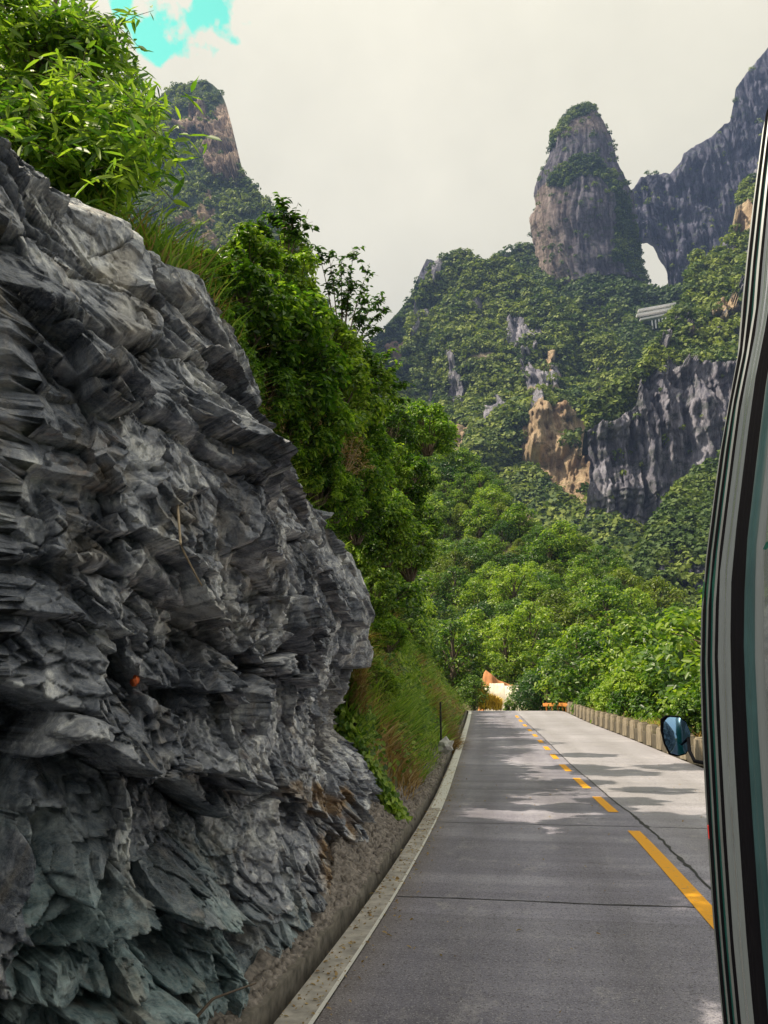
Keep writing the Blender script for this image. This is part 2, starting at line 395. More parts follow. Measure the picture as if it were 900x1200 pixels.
def paint(name, c):
    m, n, b = M(name)
    w = tex(n, 14, 7, .75); cc = mixc(n, ramp(n, w, [(.57, g(0)), (.68, g(.75))]), c, (.25, .23, .2))
    n.links.new(cc, b.inputs['Base Color']); b.inputs['Roughness'].default_value = .55
    return m
MAT['yellow'] = paint('yellow_road_paint', (.86, .40, .012)); MAT['white'] = paint('white_road_paint', (.74, .73, .69))
yy = np.concatenate([np.arange(-60, 0, 4), np.arange(0, 60, .5), np.arange(60, ry[-1], 1.5)])
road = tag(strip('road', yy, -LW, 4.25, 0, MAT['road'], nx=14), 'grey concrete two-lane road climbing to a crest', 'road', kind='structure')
tag(strip('gutter_apron', yy, -LW-.27, -LW, .012, MAT['apron']), 'pale concrete strip along the left road edge', 'kerb', kind='structure')
tag(strip('right_verge', yy, 4.25, 9.5, -.03, MAT['soil'], nx=5), 'earth verge behind the guard wall', 'ground', kind='structure')
tag(strip('drain_channel', yy, -LW-.41, -LW-.27, -.16, MAT['dark']), 'dark drain channel beside the road', 'ground', kind='structure')
tag(strip('edge_stripe', np.arange(2, 18, .5), -LW-.03, -LW+.004, .018, MAT['white']), 'thin worn pale line at the lip of the near concrete strip', 'road marking', kind='structure')
# white edge line from 17 m on, painted on the apron edge
ye = np.arange(17.2, 95, .6)
tag(strip('edge_line', ye, -LW-.235, -LW-.0, .017, MAT['white']), 'white painted line along the left road edge', 'road marking', kind='structure')
# yellow centre line: one long piece and then dashes
def invY(py):       # distance at which the centre line is seen at that picture row
    ys = np.linspace(3, 75, 2000); _, q = proj(np.stack([xc(ys), ys, zc(ys)], -1)); return float(np.interp(-py, -q[np.argsort(-q)], ys[np.argsort(-q)]))
segs = [(5.0, invY(974))] + [(invY(a), invY(b)) for a, b in ((952, 934), (924, 912), (904, 896), (889.5, 884), (879, 875), (870.5, 867.3), (863.3, 860.6), (857, 854.6), (851.3, 849), (846, 843.5), (841, 838.7))]
def marking_segs(name, segs, x0, x1, dz, mat, label, cat):
    V, F = [], []
    for a, b in segs:
        ys = np.linspace(a, b, max(2, int((b-a)/.5)+2)); o = len(V)
        for q, y in enumerate(ys):
            V += [(float(xc(y))+x0, y, float(zc(y))+dz), (float(xc(y))+x1, y, float(zc(y))+dz)]
        for q in range(len(ys)-1): F.append((o+2*q, o+2*q+1, o+2*q+3, o+2*q+2))
    return tag(link_mesh(name, np_mesh(name, np.array(V), np.array(F)), mat), label, cat, kind='structure')
marking_segs('centre_line', segs, -.10, .10, .008, MAT['yellow'], 'dashed yellow line down the middle of the road', 'road marking')
# transverse joints and the ragged centre joint
V, F = [], []
def ribbon(P, w):
    global V, F
    P = np.asarray(P); T = np.gradient(P[:, :2], axis=0); T /= np.linalg.norm(T, axis=1)[:, None]; N = np.stack([-T[:, 1], T[:, 0]], -1)
    o = len(V)
    for p, nn, ww in zip(P, N, np.broadcast_to(w, len(P))):
        V += [(p[0]-nn[0]*ww, p[1]-nn[1]*ww, p[2]), (p[0]+nn[0]*ww, p[1]+nn[1]*ww, p[2])]
    for q in range(len(P)-1): F.append((o+2*q, o+2*q+1, o+2*q+3, o+2*q+2))
yj = 4.4
while yj < 66:
    xs = np.linspace(-LW+.02, 4.2, 90)
    ys = yj + .012*vnoise(xs*9, xs*0+yj) + .02*vnoise(xs*.8, xs*0+yj+5)
    w = .011+.012*np.clip(vnoise(xs*5, xs*0+yj, s=3), 0, 1)+.004
    ribbon(np.stack([xc(ys)+xs, ys, zc(ys)+.004], -1), w*(1 if yj < 12 else .8)); yj += 5.5
ys = np.arange(1, 64, .06)
ribbon(np.stack([xc(ys)+.30+.018*vnoise(ys*4, ys*0)+.02*vnoise(ys*.7, ys*0), ys, zc(ys)+.006], -1), .017+.03*np.clip(vnoise(ys*6, ys*0, s=5), 0, 1)*(ys < 17))
tag(link_mesh('road_joints', np_mesh('road_joints', np.array(V), np.array(F)), MAT['tar']), 'dark joints between the concrete slabs of the road', 'road joint', kind='structure')

# low kerb wall on the outer side of the drain
ky = np.concatenate([np.arange(-40, 0, 2), np.arange(0, 30, .18), np.arange(30, 80, .6)])
prof = [(-LW-.40, -.16), (-LW-.408, .055), (-LW-.418, .062), (-LW-.51, .066), (-LW-.52, .058), (-LW-.525, -.25)]
V = np.zeros((len(ky), len(prof), 3))
for q, (x, z) in enumerate(prof):
    wob = .010*fbm(ky*.8, ky*0+q*.3, s=21)+.005*vnoise(ky*9, ky*0+q, s=22)
    V[:, q, 0] = xc(ky)+x+wob; V[:, q, 1] = ky; V[:, q, 2] = zc(ky)+z+(.6*wob-.03*(np.abs((ky+.3) % 1.25) < .1)+.02*fbm(ky*3, ky*0+3, s=25))*(z > 0)
tag(link_mesh('kerb', np_mesh('kerb', V.reshape(-1, 3), grid_faces(len(ky), len(prof))), MAT['kerb']), 'low weathered concrete kerb between drain and rubble', 'kerb', kind='structure')

# ------------------------------------------------------------------ the slate cliff beside the road
XK = float(xc(5))-LW-.53            # outer edge of the kerb by the camera
topy = np.array([-8, 0, 4, 5.0, 6.2, 7.1, 8.0, 8.7, 9.6, 10.6, 12.5, 14.2, 15.2, 17])
topz = np.array([6.1, 6.1, 6.1, 6.3, 6.6, 6.75, 6.55, 5.95, 5.55, 5.35, 5.2, 5.1, 4.7, 4.0])
def cliff_top(y): return np.interp(y, topy, topz)
CY1 = 14.1
def cliff_x(y, z):
    x = XK - .04 - .22*sstep(8, 12, y) - (.30+.12*sstep(8, 12, y))*sstep(0, 1.4, z) + .10*np.sin(np.clip((z-2.2)/2.6, 0, 1)*math.pi) - .80*sstep(3.8, 7.2, z)
    x = x - .42*sstep(8, 13, y)*np.exp(-((z-2.5)/.8)**2) - .25*sstep(9.5, 12, y)*np.exp(-((z-1.9)/.35)**2)   # recess under the nose
    x = x - .35*(1-sstep(.5, 6.5, y))
    return x
ny = 740; nz = 640
a = np.linspace(0, 1, ny); ys0 = np.concatenate([np.linspace(-8, 3.6, 60), 3.6+(CY1-3.6)*(np.exp(1.15*np.linspace(0, 1, ny))-1)/(math.exp(1.15)-1)])
end = np.linspace(0, 1, 110)[1:]
sy = np.concatenate([ys0, np.full(len(end), CY1)]); se = np.concatenate([ys0*0, end])      # then round the corner into the hill
TY, T = np.meshgrid(sy, np.linspace(0, 1, nz), indexing='ij'); SE = np.repeat(se[:, None], nz, 1)
zt = cliff_top(TY)
ZZ = -.15 + (zt+.15)*T
u = TY + SE*3.2; 
wu = u + .18*fbm(u*.7, ZZ*.9, s=31, o=2); wz = ZZ + .20*u*.25 + .16*fbm(u*.5, ZZ*.8, s=32, o=2)
disp = np.zeros_like(u)
low = 1-sstep(2.2, 4.6, ZZ)
facet = np.zeros_like(u)
for su, sv, amp, slp, sd, rot in ((.70, .85, .19, .42, 41, .35), (1.7, 2.1, .095, .72, 47, -.3), (3.9, 5.2, .036, .85, 53, .45), (9, 12, .011, .75, 59, -.2), (21, 27, .004, .6, 67, .2)):
    cr_, sr_ = math.cos(rot), math.sin(rot); a1, a2 = (wu*cr_-wz*sr_)*su, (wu*sr_+wz*cr_)*sv
    h1, h2, h3, du, dv, gap = cells(a1, a2, sd)
    k = (1+.25*low)*(1-(.5 if su > 3 else .25 if su > 1 else 0)*(1-low))*(.45+.9*sstep(-.5, .6, fbm(u*.5, ZZ*.6, s=int(sd)+200, o=2)))
    disp += k*(amp*(h1-.5)*1.5 + slp*((h2-.5)*1.2*du/su + (h3-.66)*1.3*dv/sv))
    disp -= k*amp*.6*(1-sstep(0, .05, gap))*(h2 > .4)
    facet += (h3-.5)*(.5 if su < 5 else .2)
disp += .09*fbm(u*.35, ZZ*.35, s=61, o=3) + .004*fbm(u*9, ZZ*12, s=62, o=4, gain=.6)
# a few strong ledges with dark undersides, seen in the photo
for (ly, lz, wy, d) in ((6.1, 5.35, .8, .22), (7.2, 5.15, .9, .28), (6.3, 4.4, 1.0, .22), (8.3, 4.75, 1.0, .22), (5.2, 3.1, 1.0, .2), (7.6, 2.55, 1.3, .26), (5.4, 1.85, 1.5, .26), (5.1, 1.05, 1.3, .26), (7.3, 1.55, 1.4, .2), (9.6, 3.0, 1.5, .2), (6.4, .75, 1.2, .22), (11.2, 3.7, 1.8, .2), (8.8, 1.2, 1.1, .18), (5.9, 2.35, 1.0, .2)):
    zz = ZZ - lz + .18*(u-ly) + .09*fbm(u*2.2, ZZ*0+lz, s=63, o=3)
    env = np.exp(-((u-ly)/wy)**4)
    disp += env*d*np.where(zz > 0, np.exp(-zz/.28), -np.exp(zz/.16)*.55)
def yz_on(px, py, X0=-2.9):
    d = ray(px, py); y = X0/(d[0]/d[1]); return y, CH+y*d[2]/d[1]
for line, dep, step in (([(0, 428), (60, 462), (108, 492), (160, 525), (205, 570), (255, 590)], .16, .08), ([(15, 195), (28, 235), (50, 262), (90, 300)], .12, .05), ([(0, 372), (60, 385), (120, 400), (190, 425)], .12, .07), ([(100, 560), (130, 640), (200, 700), (300, 705)], .10, -.06), ([(0, 660), (90, 690), (180, 760), (260, 790)], .12, .07), ([(210, 440), (240, 560), (330, 640)], .10, -.05)):
    pl = np.array([yz_on(*p) for p in line]); wy = TY+.06*fbm(TY*3, ZZ*3, s=300, o=3); wz_ = ZZ+.06*fbm(TY*3+9, ZZ*3, s=301, o=3)
    dd = polydist(wy, wz_, [tuple(p) for p in pl]); zl_ = np.interp(wy, pl[np.argsort(pl[:, 0]), 0], pl[np.argsort(pl[:, 0]), 1]); near = np.exp(-(dd/.35)**2)*(SE == 0)
    disp += -dep*np.exp(-(dd/.022)**2)*(SE == 0) + step*near*np.sign(wz_-zl_)
amp = sstep(0, .12, T)
X = cliff_x(TY, ZZ) + disp*amp*.9*(1-.55*sstep(11.5, 14, TY)*sstep(3.0, 4.2, ZZ))
Yp = TY - .75*disp*amp*(1-.8*sstep(11.5, 14, TY))
# round end: turn from facing the road to facing up the road
ang = SE*math.pi*.5; rad = 1.0
X = X - SE**1.5*3.0; Yp = Yp + np.sin(np.clip(SE*1.6, 0, 1)*math.pi/2)*.9*(1+.8*disp) + SE*.5
# the last rows fold back over the top onto the hill
top_fold = sstep(.965, 1, T); X = X - top_fold*.35
V = np.stack([X, Yp, ZZ + .12*fbm(u*1.7, ZZ, s=66, o=3)*sstep(.9, 1, T)], -1)
P = V.reshape(-1, 3)
def blob(px, py, rx_, ry_, seed=0, soft=.55):
    """mask round a picture point, returned for the cliff's own surface points"""
    q, w = proj(P); q = q + 14*fbm(P[:, 1]*2.2, P[:, 2]*2.2, s=70+seed, o=4); w = w + 14*fbm(P[:, 1]*2.2, P[:, 2]*2.2, s=90+seed, o=4)
    return 1-sstep(soft, 1, np.hypot((q-px)/rx_, (w-py)/ry_))
def gate(m): return m*(P[:, 1] > 3.6)
rust = gate(np.clip(blob(385, 940, 42, 22, 1)+blob(400, 1010, 34, 50, 2)+.55*blob(350, 925, 26, 14, 3)+.6*blob(128, 572, 14, 9, 4), 0, 1))*.85
pale = gate(np.clip(.8*blob(130, 318, 34, 26, 5)+.75*blob(132, 575, 22, 24, 6)+.8*blob(196, 600, 11, 42, 7)+.7*blob(222, 605, 9, 40, 8)+.6*blob(96, 660, 34, 16, 9)+.45*blob(150, 380, 40, 40, 10)+.5*blob(390, 850, 22, 60, 11)+.35*blob(285, 1085, 20, 14, 12)+.3*blob(240, 740, 60, 40, 13), 0, 1))*.75
teal = gate(sstep(0.2, 1, (proj(P)[1]-880)/260 + (190-proj(P)[0])/500 + .25*fbm(P[:, 1]*1.6, P[:, 2]*2.2, s=97, o=4)))*.75
cliff = link_mesh('rock_cliff', np_mesh('rock_cliff', P, grid_faces(V.shape[0], nz), {'stain': np.stack([rust, pale, teal], -1), 'facet': facet.ravel()}), MAT['slate'])
tag(cliff, 'tall fractured dark slate rock face along the left roadside', 'cliff', kind='structure')
# small orange paint dab on the rock
def surf_pt(px, py):
    q, w = proj(P); i = int(np.argmin((q-px)**2+(w-py)**2+1e6*(P[:, 1] < 3.6))); return P[i]
pp = surf_pt(157, 798)
bm = bmesh.new(); bmesh.ops.create_icosphere(bm, subdivisions=2, radius=1)
for v in bm.verts:
    k = 1+.35*math.sin(5*v.co.y+3*v.co.z)
    v.co = (pp[0]+.015+v.co.x*.035-v.co.y*.03, pp[1]-.02+v.co.y*.06*k, pp[2]+v.co.z*.035*k)
tag(bm_obj('orange_paint_dab', bm, plain('orange_patch', (.62, .13, .03), .8, var=.3, scale=30)), 'small orange-red patch on the grey rock face', 'paint dab')

# ------------------------------------------------------------------ left hillside (one sheet) and the big ground
def foot(y): return xc(y)-LW-.55
def hill_z(x, y):
    """height of the left hillside"""
    f = foot(y); d = f - x; z = zc(y)
    c = 1-sstep(CY1-.2, CY1+1.6, y)                    # behind the cliff the hill starts at the cliff top
    top = cliff_top(np.clip(y, -8, 16))
    zc_ = np.where(d < 1.25, -.3, top-.25+(d-1.25)*.62)
    bank = np.where(d < 2.7, d*1.75, 4.72+(d-2.7)*1.0)
    bank = bank*(1-.25*sstep(30, 70, y))
    zb = z - .12 + bank + .35*fbm(x*.5, y*.35, s=101, o=3)*sstep(0, 1.5, d)
    big = 2.0*fbm(x*.06, y*.06, s=102, o=3)*sstep(4, 14, d)
    roll = -sstep(25, 60, d)*.45*(d-25)
    return np.where(c > .5, zc_, zb) + big + roll
d_ = np.concatenate([np.arange(0, 8, .16), np.arange(8, 30, .6), np.arange(30, 90, 3)])
hy = np.concatenate([np.arange(-40, 0, 3), np.arange(0, 30, .25), np.arange(30, 140, 1.0)])
HY, HD = np.meshgrid(hy, d_, indexing='ij'); HX = foot(HY)-HD
c = (HY < CY1+.7)
HXX = np.where(c & (HD < 2.0), foot(HY)-2.0, HX)
HZ = hill_z(HXX, HY); HZ = np.where(c & (HD < 1.3), np.minimum(HZ, cliff_top(HY)-.35), HZ)
hill = link_mesh('hillside', np_mesh('hillside', np.stack([HXX, HY, HZ], -1).reshape(-1, 3), grid_faces(*HX.shape)), MAT['soil'], smooth=True)
tag(hill, 'steep soil slope rising left of the road', 'hill', kind='structure')
# ground beyond the guard wall and out to the horizon
gx = np.concatenate([[-2600, -1800, -1000, -300, -120, -60], np.arange(-30, 60, 3), np.arange(60, 300, 20), [400, 1000, 1800, 2600]])
gy = np.concatenate([[-2600, -1500, -400, -100], np.arange(-60, 160, 4), np.arange(160, 400, 20), [700, 1500, 2000, 2600]])
GX, GY = np.meshgrid(gx, gy, indexing='ij')
off = GX - (xc(np.clip(GY, -60, 120))+8.8)
GZ = zc(np.clip(GY, -60, 110)) - .10 - np.where(off < 0, .5, 0) - 28*sstep(0, 70, off) + .8*fbm(GX*.05, GY*.05, s=110)*sstep(2, 20, off)
GZ = np.where(np.hypot(GX, GY) > 260, -30, GZ)
GZ = np.where((GY > ry[-1]-20), np.minimum(GZ, zc(85.)-4 - 22*sstep(0, 60, GY-ry[-1]+20)), GZ)
ground = link_mesh('ground', np_mesh('ground', np.stack([GX, GY, GZ], -1).reshape(-1, 3), grid_faces(*GX.shape)), MAT['soil'], smooth=True)
tag(ground, 'ground falling away into the valley', 'ground', kind='structure')

# rubble at the foot of the cliff and bank
def rubble():
    n = 42000; y = 4.2+26*RNG.random(n)**1.35; 
    dd = RNG.random(n)**1.3*(.10+.80*sstep(8.5, 13.5, y)); x = foot(y)-dd+.06
    z = zc(y)+.02+dd*.75*sstep(.0, .4, dd)+.04*RNG.random(n)
    ph = (1+5**.5)/2
    ico = np.array([(-1, ph, 0), (1, ph, 0), (-1, -ph, 0), (1, -ph, 0), (0, -1, ph), (0, 1, ph), (0, -1, -ph), (0, 1, -ph), (ph, 0, -1), (ph, 0, 1), (-ph, 0, -1), (-ph, 0, 1)])/1.9
    fc = np.array([(0,11,5),(0,5,1),(0,1,7),(0,7,10),(0,10,11),(1,5,9),(5,11,4),(11,10,2),(10,7,6),(7,1,8),(3,9,4),(3,4,2),(3,2,6),(3,6,8),(3,8,9),(4,9,5),(2,4,11),(6,2,10),(8,6,7),(9,8,1)])
    s = (.012+.055*RNG.random(n)**4.5)*(1+.5*(y > 9))
    sc = s[:, None]*RNG.uniform(.5, 1.5, (n, 3))*np.array([1, 1.3, .7])
    V = ico[None]*(1+.3*RNG.uniform(-1, 1, (n, 12, 1)))*sc[:, None]
    a = RNG.random(n)*6.28; ca, sa = np.cos(a)[:, None], np.sin(a)[:, None]
    V = np.stack([V[..., 0]*ca-V[..., 2]*sa, V[..., 1], V[..., 0]*sa+V[..., 2]*ca], -1) + np.stack([x, y, z], -1)[:, None]
    F = fc[None]+(np.arange(n)*12)[:, None, None]
    return link_mesh('rubble', np_mesh('rubble', V.reshape(-1, 3), F.reshape(-1, 3)), MAT['rubble'])
tag(rubble(), 'loose stone rubble along the foot of the rock face', 'rubble', kind='stuff')
ys = np.arange(3, 32, .05); dds = np.linspace(0, 1.5, 44)
YY, DD = np.meshgrid(ys, dds, indexing='ij'); k = (.12+.80*sstep(8.5, 13.5, YY))
XX = foot(YY)+.04-DD*k; ZZ2 = zc(YY)+.06+DD*k*.62+.05*fbm(XX*4, YY*4, s=120, o=5, gain=.55)*sstep(0, .25, DD)
tag(link_mesh('scree_slope', np_mesh('scree_slope', np.stack([XX, YY, ZZ2], -1).reshape(-1, 3), grid_faces(*YY.shape)), MAT['rubble']), 'brown earth and scree heaped against the rock foot', 'ground', kind='structure')

# ------------------------------------------------------------------ foliage generators
def leaves(C, N, size, ratio=.42, fold=.25, rng=RNG):
    """leaf blades at points C, facing N: 6 vertices, 2 quads"""
    n = len(C); N = N/(np.linalg.norm(N, axis=1)[:, None]+1e-9)
    r = rng.normal(size=(n, 3)); T = np.cross(N, r); T /= np.linalg.norm(T, axis=1)[:, None]+1e-9; T[:, 2] -= .35
    T /= np.linalg.norm(T, axis=1)[:, None]+1e-9
    B = np.cross(N, T); size = np.broadcast_to(size, n)[:, None]; w = size*ratio
    base = C; tip = C+T*size
    up = N*w*fold
    V = np.stack([base, C+T*size*.3+B*w*.5+up, C+T*size*.68+B*w*.42+up, tip, C+T*size*.68-B*w*.42+up, C+T*size*.3-B*w*.5+up], 1)
    o = (np.arange(n)*6)[:, None]
    F = np.concatenate([o+np.array([[0, 1, 2, 3]]), o+np.array([[0, 3, 4, 5]])], 1).reshape(-1, 4)
    return V.reshape(-1, 3), F, np.repeat(rng.random(n), 6)
def clumps_leaves(cent, rad, n_each, size, ratio, rng, flat=.75, droop=.0):
    C, N = [], []
    for c, r in zip(cent, rad):
        k = int(n_each*(r/np.mean(rad))**2)
        d = rng.normal(size=(k, 3)); d /= np.linalg.norm(d, axis=1)[:, None]; d[:, 2] = np.abs(d[:, 2])*np.where(rng.random(k) < .75, 1, -1)
        rr = r*(.55+.5*rng.random(k)**.6)*(1+.25*np.sin(d[:, 0]*5+c[0]*3)*np.cos(d[:, 1]*6+c[1]))
        p = c + d*rr[:, None]*np.array([1, 1, flat]); p[:, 2] -= droop*rr*(d[:, 0]**2+d[:, 1]**2)
        C.append(p); N.append(d*.7+np.array([0, 0, .75])+rng.normal(size=(k, 3))*.38)
    C, N = np.concatenate(C), np.concatenate(N)
    return leaves(C, N, size*(.7+.6*rng.random(len(C))), ratio, rng=rng)
def make_tree(name, seed, H, Rr, ncl, per, size, ratio, leaf, label, cat, group=None, low=.15, spread=1.0, flat=.75, droop=0, trunk=True, wood='bark', lean=(0, 0), tname='trunk', cname='crown', cs=1.0):
    rng = np.random.default_rng(seed)
    root = empty(name, (0, 0, 0)); tag(root, label, cat, group)
    cent, rad = [], []
    for i in range(ncl):
        t = (i+.5)/ncl; z = H*(low+(1-low)*t*.93); env = math.sin(math.pi*min(1, .22+.72*t))**.7
        a = i*2.4+rng.random()*1.2; rr = Rr*env*(.35+.65*rng.random()**.5)*spread
        if t > .86: rr *= .35
        cent.append((rr*math.cos(a)+lean[0]*z, rr*math.sin(a)+lean[1]*z, z)); rad.append(cs*Rr*(.26+.2*rng.random())*(1.15-.3*t))
    cent = np.array(cent); V, F, r = clumps_leaves(cent, np.array(rad), per, size, ratio, rng, flat, droop)
    paths = []
    tr = H*.028+.02
    if trunk:
        P = np.array([(lean[0]*z+.03*H*math.sin(z), lean[1]*z+.02*H*math.cos(1.3*z), z) for z in np.linspace(-.6, H*.86, 9)])
        paths.append((P, np.linspace(tr*1.25, tr*.25, 9)))
    for c in cent:
        z0_ = max(.0, c[2]-Rr*.5-.2*c[2]) if trunk else 0
        s0 = np.array([lean[0]*z0_, lean[1]*z0_, z0_]) if trunk else np.array([c[0]*.12, c[1]*.12, -.2])
        t = np.linspace(0, 1, 6)[:, None]; P = s0*(1-t)+c*t; P[:, 2] += .12*Rr*np.sin(t[:, 0]*math.pi); P += rng.normal(size=P.shape)*.02*Rr*t
        paths.append((P, np.linspace(tr*.42, tr*.1, 6)))
        for _ in range(2):
            e = c+rng.normal(size=3)*Rr*.2; paths.append((np.array([P[3], (P[3]+e)/2+(0, 0, .05), e]), np.array([tr*.2, tr*.12, tr*.05])))
    tubes(tname, paths, MAT[wood], root, 5)
    link_mesh(cname, np_mesh(cname, V, F, {'rnd': r}), MAT[leaf], root)
    return root
def blades(C, h, lean, w, rng, curl=.5):
    """curved tapering grass blades: 4 rings of 2 vertices"""
    n = len(C); a = rng.random(n)*2*math.pi; D = np.stack([np.cos(a), np.sin(a), 0*a], -1); D = D+lean; 
    side = np.stack([-np.sin(a), np.cos(a), 0*a], -1)
    h = np.broadcast_to(h, n)[:, None]; w = np.broadcast_to(w, n)[:, None]
    V = []
    for t, ww in ((0, .8), (.35, 1), (.7, .75), (1, .08)):
        p = C + np.array([0, 0, 1])*h*(t-.42*curl*t*t) + D*h*(.22*t+curl*.55*t*t)
        V += [p-side*w*ww*.5, p+side*w*ww*.5]
    V = np.stack(V, 1); o = (np.arange(n)*8)[:, None]
    F = np.concatenate([o+np.array([[0, 1, 3, 2]]), o+np.array([[2, 3, 5, 4]]), o+np.array([[4, 5, 7, 6]])], 1).reshape(-1, 4)
    return V.reshape(-1, 3), F, np.repeat(rng.random(n), 8)
def merge(parts):
    VV, FF, RR, o = [], [], [], 0
    for V, F, r in parts:
        VV.append(V); FF.append(F+o); RR.append(r); o += len(V)
    return np.concatenate(VV), np.concatenate(FF), np.concatenate(RR)

# ------------------------------------------------------------------ bank grass, dry grass, undergrowth (stuff)
rng = np.random.default_rng(5)
def on_hill(n, y0, y1, d0, d1, pw=1.0):
    y = y0+(y1-y0)*rng.random(n)**pw; d = d0+(d1-d0)*rng.random(n)
    x = foot(y)-d; return x, y, hill_z(x, y)
parts_g, parts_d = [], []
x, y, z = on_hill(42000, 14.9, 66, .12, 5.4, 1.5)
tuft = fbm(x*.9, y*.5, z*.5, s=130, o=3); dens = rng.random(len(x)) < .42+.95*tuft; x, y, z, tuft = x[dens], y[dens], z[dens], tuft[dens]
dry = fbm(x*.45+3, y*.22, z*.5, s=131, o=3) > .33
C = np.stack([x, y, z-.03], -1); hh = (.24+.46*rng.random(len(x)))*np.clip(1+1.0*tuft, .35, 2); lean = np.array([.5, -.1, .05]); ww = .014+.0009*y
parts_g.append(blades(C[~dry], hh[~dry], lean, ww[~dry], rng, .8)); parts_d.append(blades(C[dry], hh[dry]*.9, lean, ww[dry], rng, .9))
# tall grass on the cliff top, left of the bushes
n = 1900; y = 6.5+2.9*rng.random(n); x = foot(y)-1.15-1.3*rng.random(n); z = cliff_top(y)-.25+(-x+foot(y)-1.15)*.5
lean = np.array([.35, -.1, 0]); C = np.stack([x, y, z], -1); dd = rng.random(n) < .28
hh = .25+.55*rng.random(n)
parts_g.append(blades(C[~dd], hh[~dd], lean, .020, rng, .75)); parts_d.append(blades(C[dd], hh[dd], lean, .016, rng, .7))
# fringe along the rest of the cliff top and right verge
n = 1800; y = 9.5+5*rng.random(n); x = foot(y)-1.1-.9*rng.random(n); z = cliff_top(y)-.2
parts_g.append(blades(np.stack([x, y, z], -1), .25+.3*rng.random(n), lean, .018, rng, .9))
n = 5200; y = 14+58*rng.random(n)**1.2; x = xc(y)+4.75+2.4*rng.random(n); z = zc(y)-.05; dd = fbm(x*.3, y*.2, s=133) > .15
C = np.stack([x, y, z], -1); hh = .45+.7*rng.random(n)
parts_g.append(blades(C[~dd], hh[~dd], np.zeros(3), .05, rng, .8)); parts_d.append(blades(C[dd], hh[dd]*1.25, np.zeros(3), .05, rng, .7))
# dry clumps by the end of the rock and the brown streak up the bank
n = 1500; y = 14.9+.6*rng.random(n); dx = rng.random(n)*.8; x = foot(y)-.75-dx; z = zc(y)+1.9+1.4*rng.random(n)
parts_d.append(blades(np.stack([x, y, z], -1), .3+.4*rng.random(n), np.array([.6, -.4, -.5]), .018, rng, .9))
n = 1600; t = rng.random(n); qx = 497+42*t+rng.normal(size=n)*6; qy = 700+72*t+rng.normal(size=n)*5
Yd = 33+rng.random(n)*5
pd_ = at(qx, qy, Yd); pd_[:, 2] = np.minimum(hill_z(pd_[:, 0], pd_[:, 1])+.05, pd_[:, 2]+5)
parts_d.append(blades(pd_, .5+.5*rng.random(n), np.array([.6, -.3, -.2]), .05, rng, .8))
V, F, r = merge(parts_g); tag(link_mesh('grass', np_mesh('grass', V, F, {'rnd': r}), MAT['grass']), 'long green grass covering the roadside bank', 'grass', kind='stuff')
V, F, r = merge(parts_d); tag(link_mesh('dry_grass', np_mesh('dry_grass', V, F, {'rnd': r}), MAT['dry']), 'dry straw-coloured grass among the green', 'grass', kind='stuff')
x, y, z = on_hill(80000, 15, 95, .4, 14, 1.2)
keep = fbm(x*.6, y*.4, z*.5, s=140, o=3) > -.15; C = np.stack([x, y, z], -1)[keep]; C[:, 2] += .45*rng.random(len(C)); C[:, 0] += .25*rng.random(len(C))
n_ = 5200; yx = 14.55+.35*rng.random(n_)+.25*rng.random(n_); xx = foot(yx)-2.1*rng.random(n_)+.05; zx = zc(yx)+rng.random(n_)*np.maximum(.2, hill_z(xx, yx*0+15.9)+.15)
C = np.concatenate([C, np.stack([xx, yx, zx], -1)])      # leaves matting the corner beside the rock
V, F, r = leaves(C, np.array([.75, -.35, .6])+rng.normal(size=C.shape)*.45, .09+.0035*C[:, 1], .6, rng=rng)
tag(link_mesh('undergrowth', np_mesh('undergrowth', V, F, {'rnd': r}), MAT['leaf_bush']), 'leafy undergrowth matting the steep bank', 'undergrowth', kind='stuff')

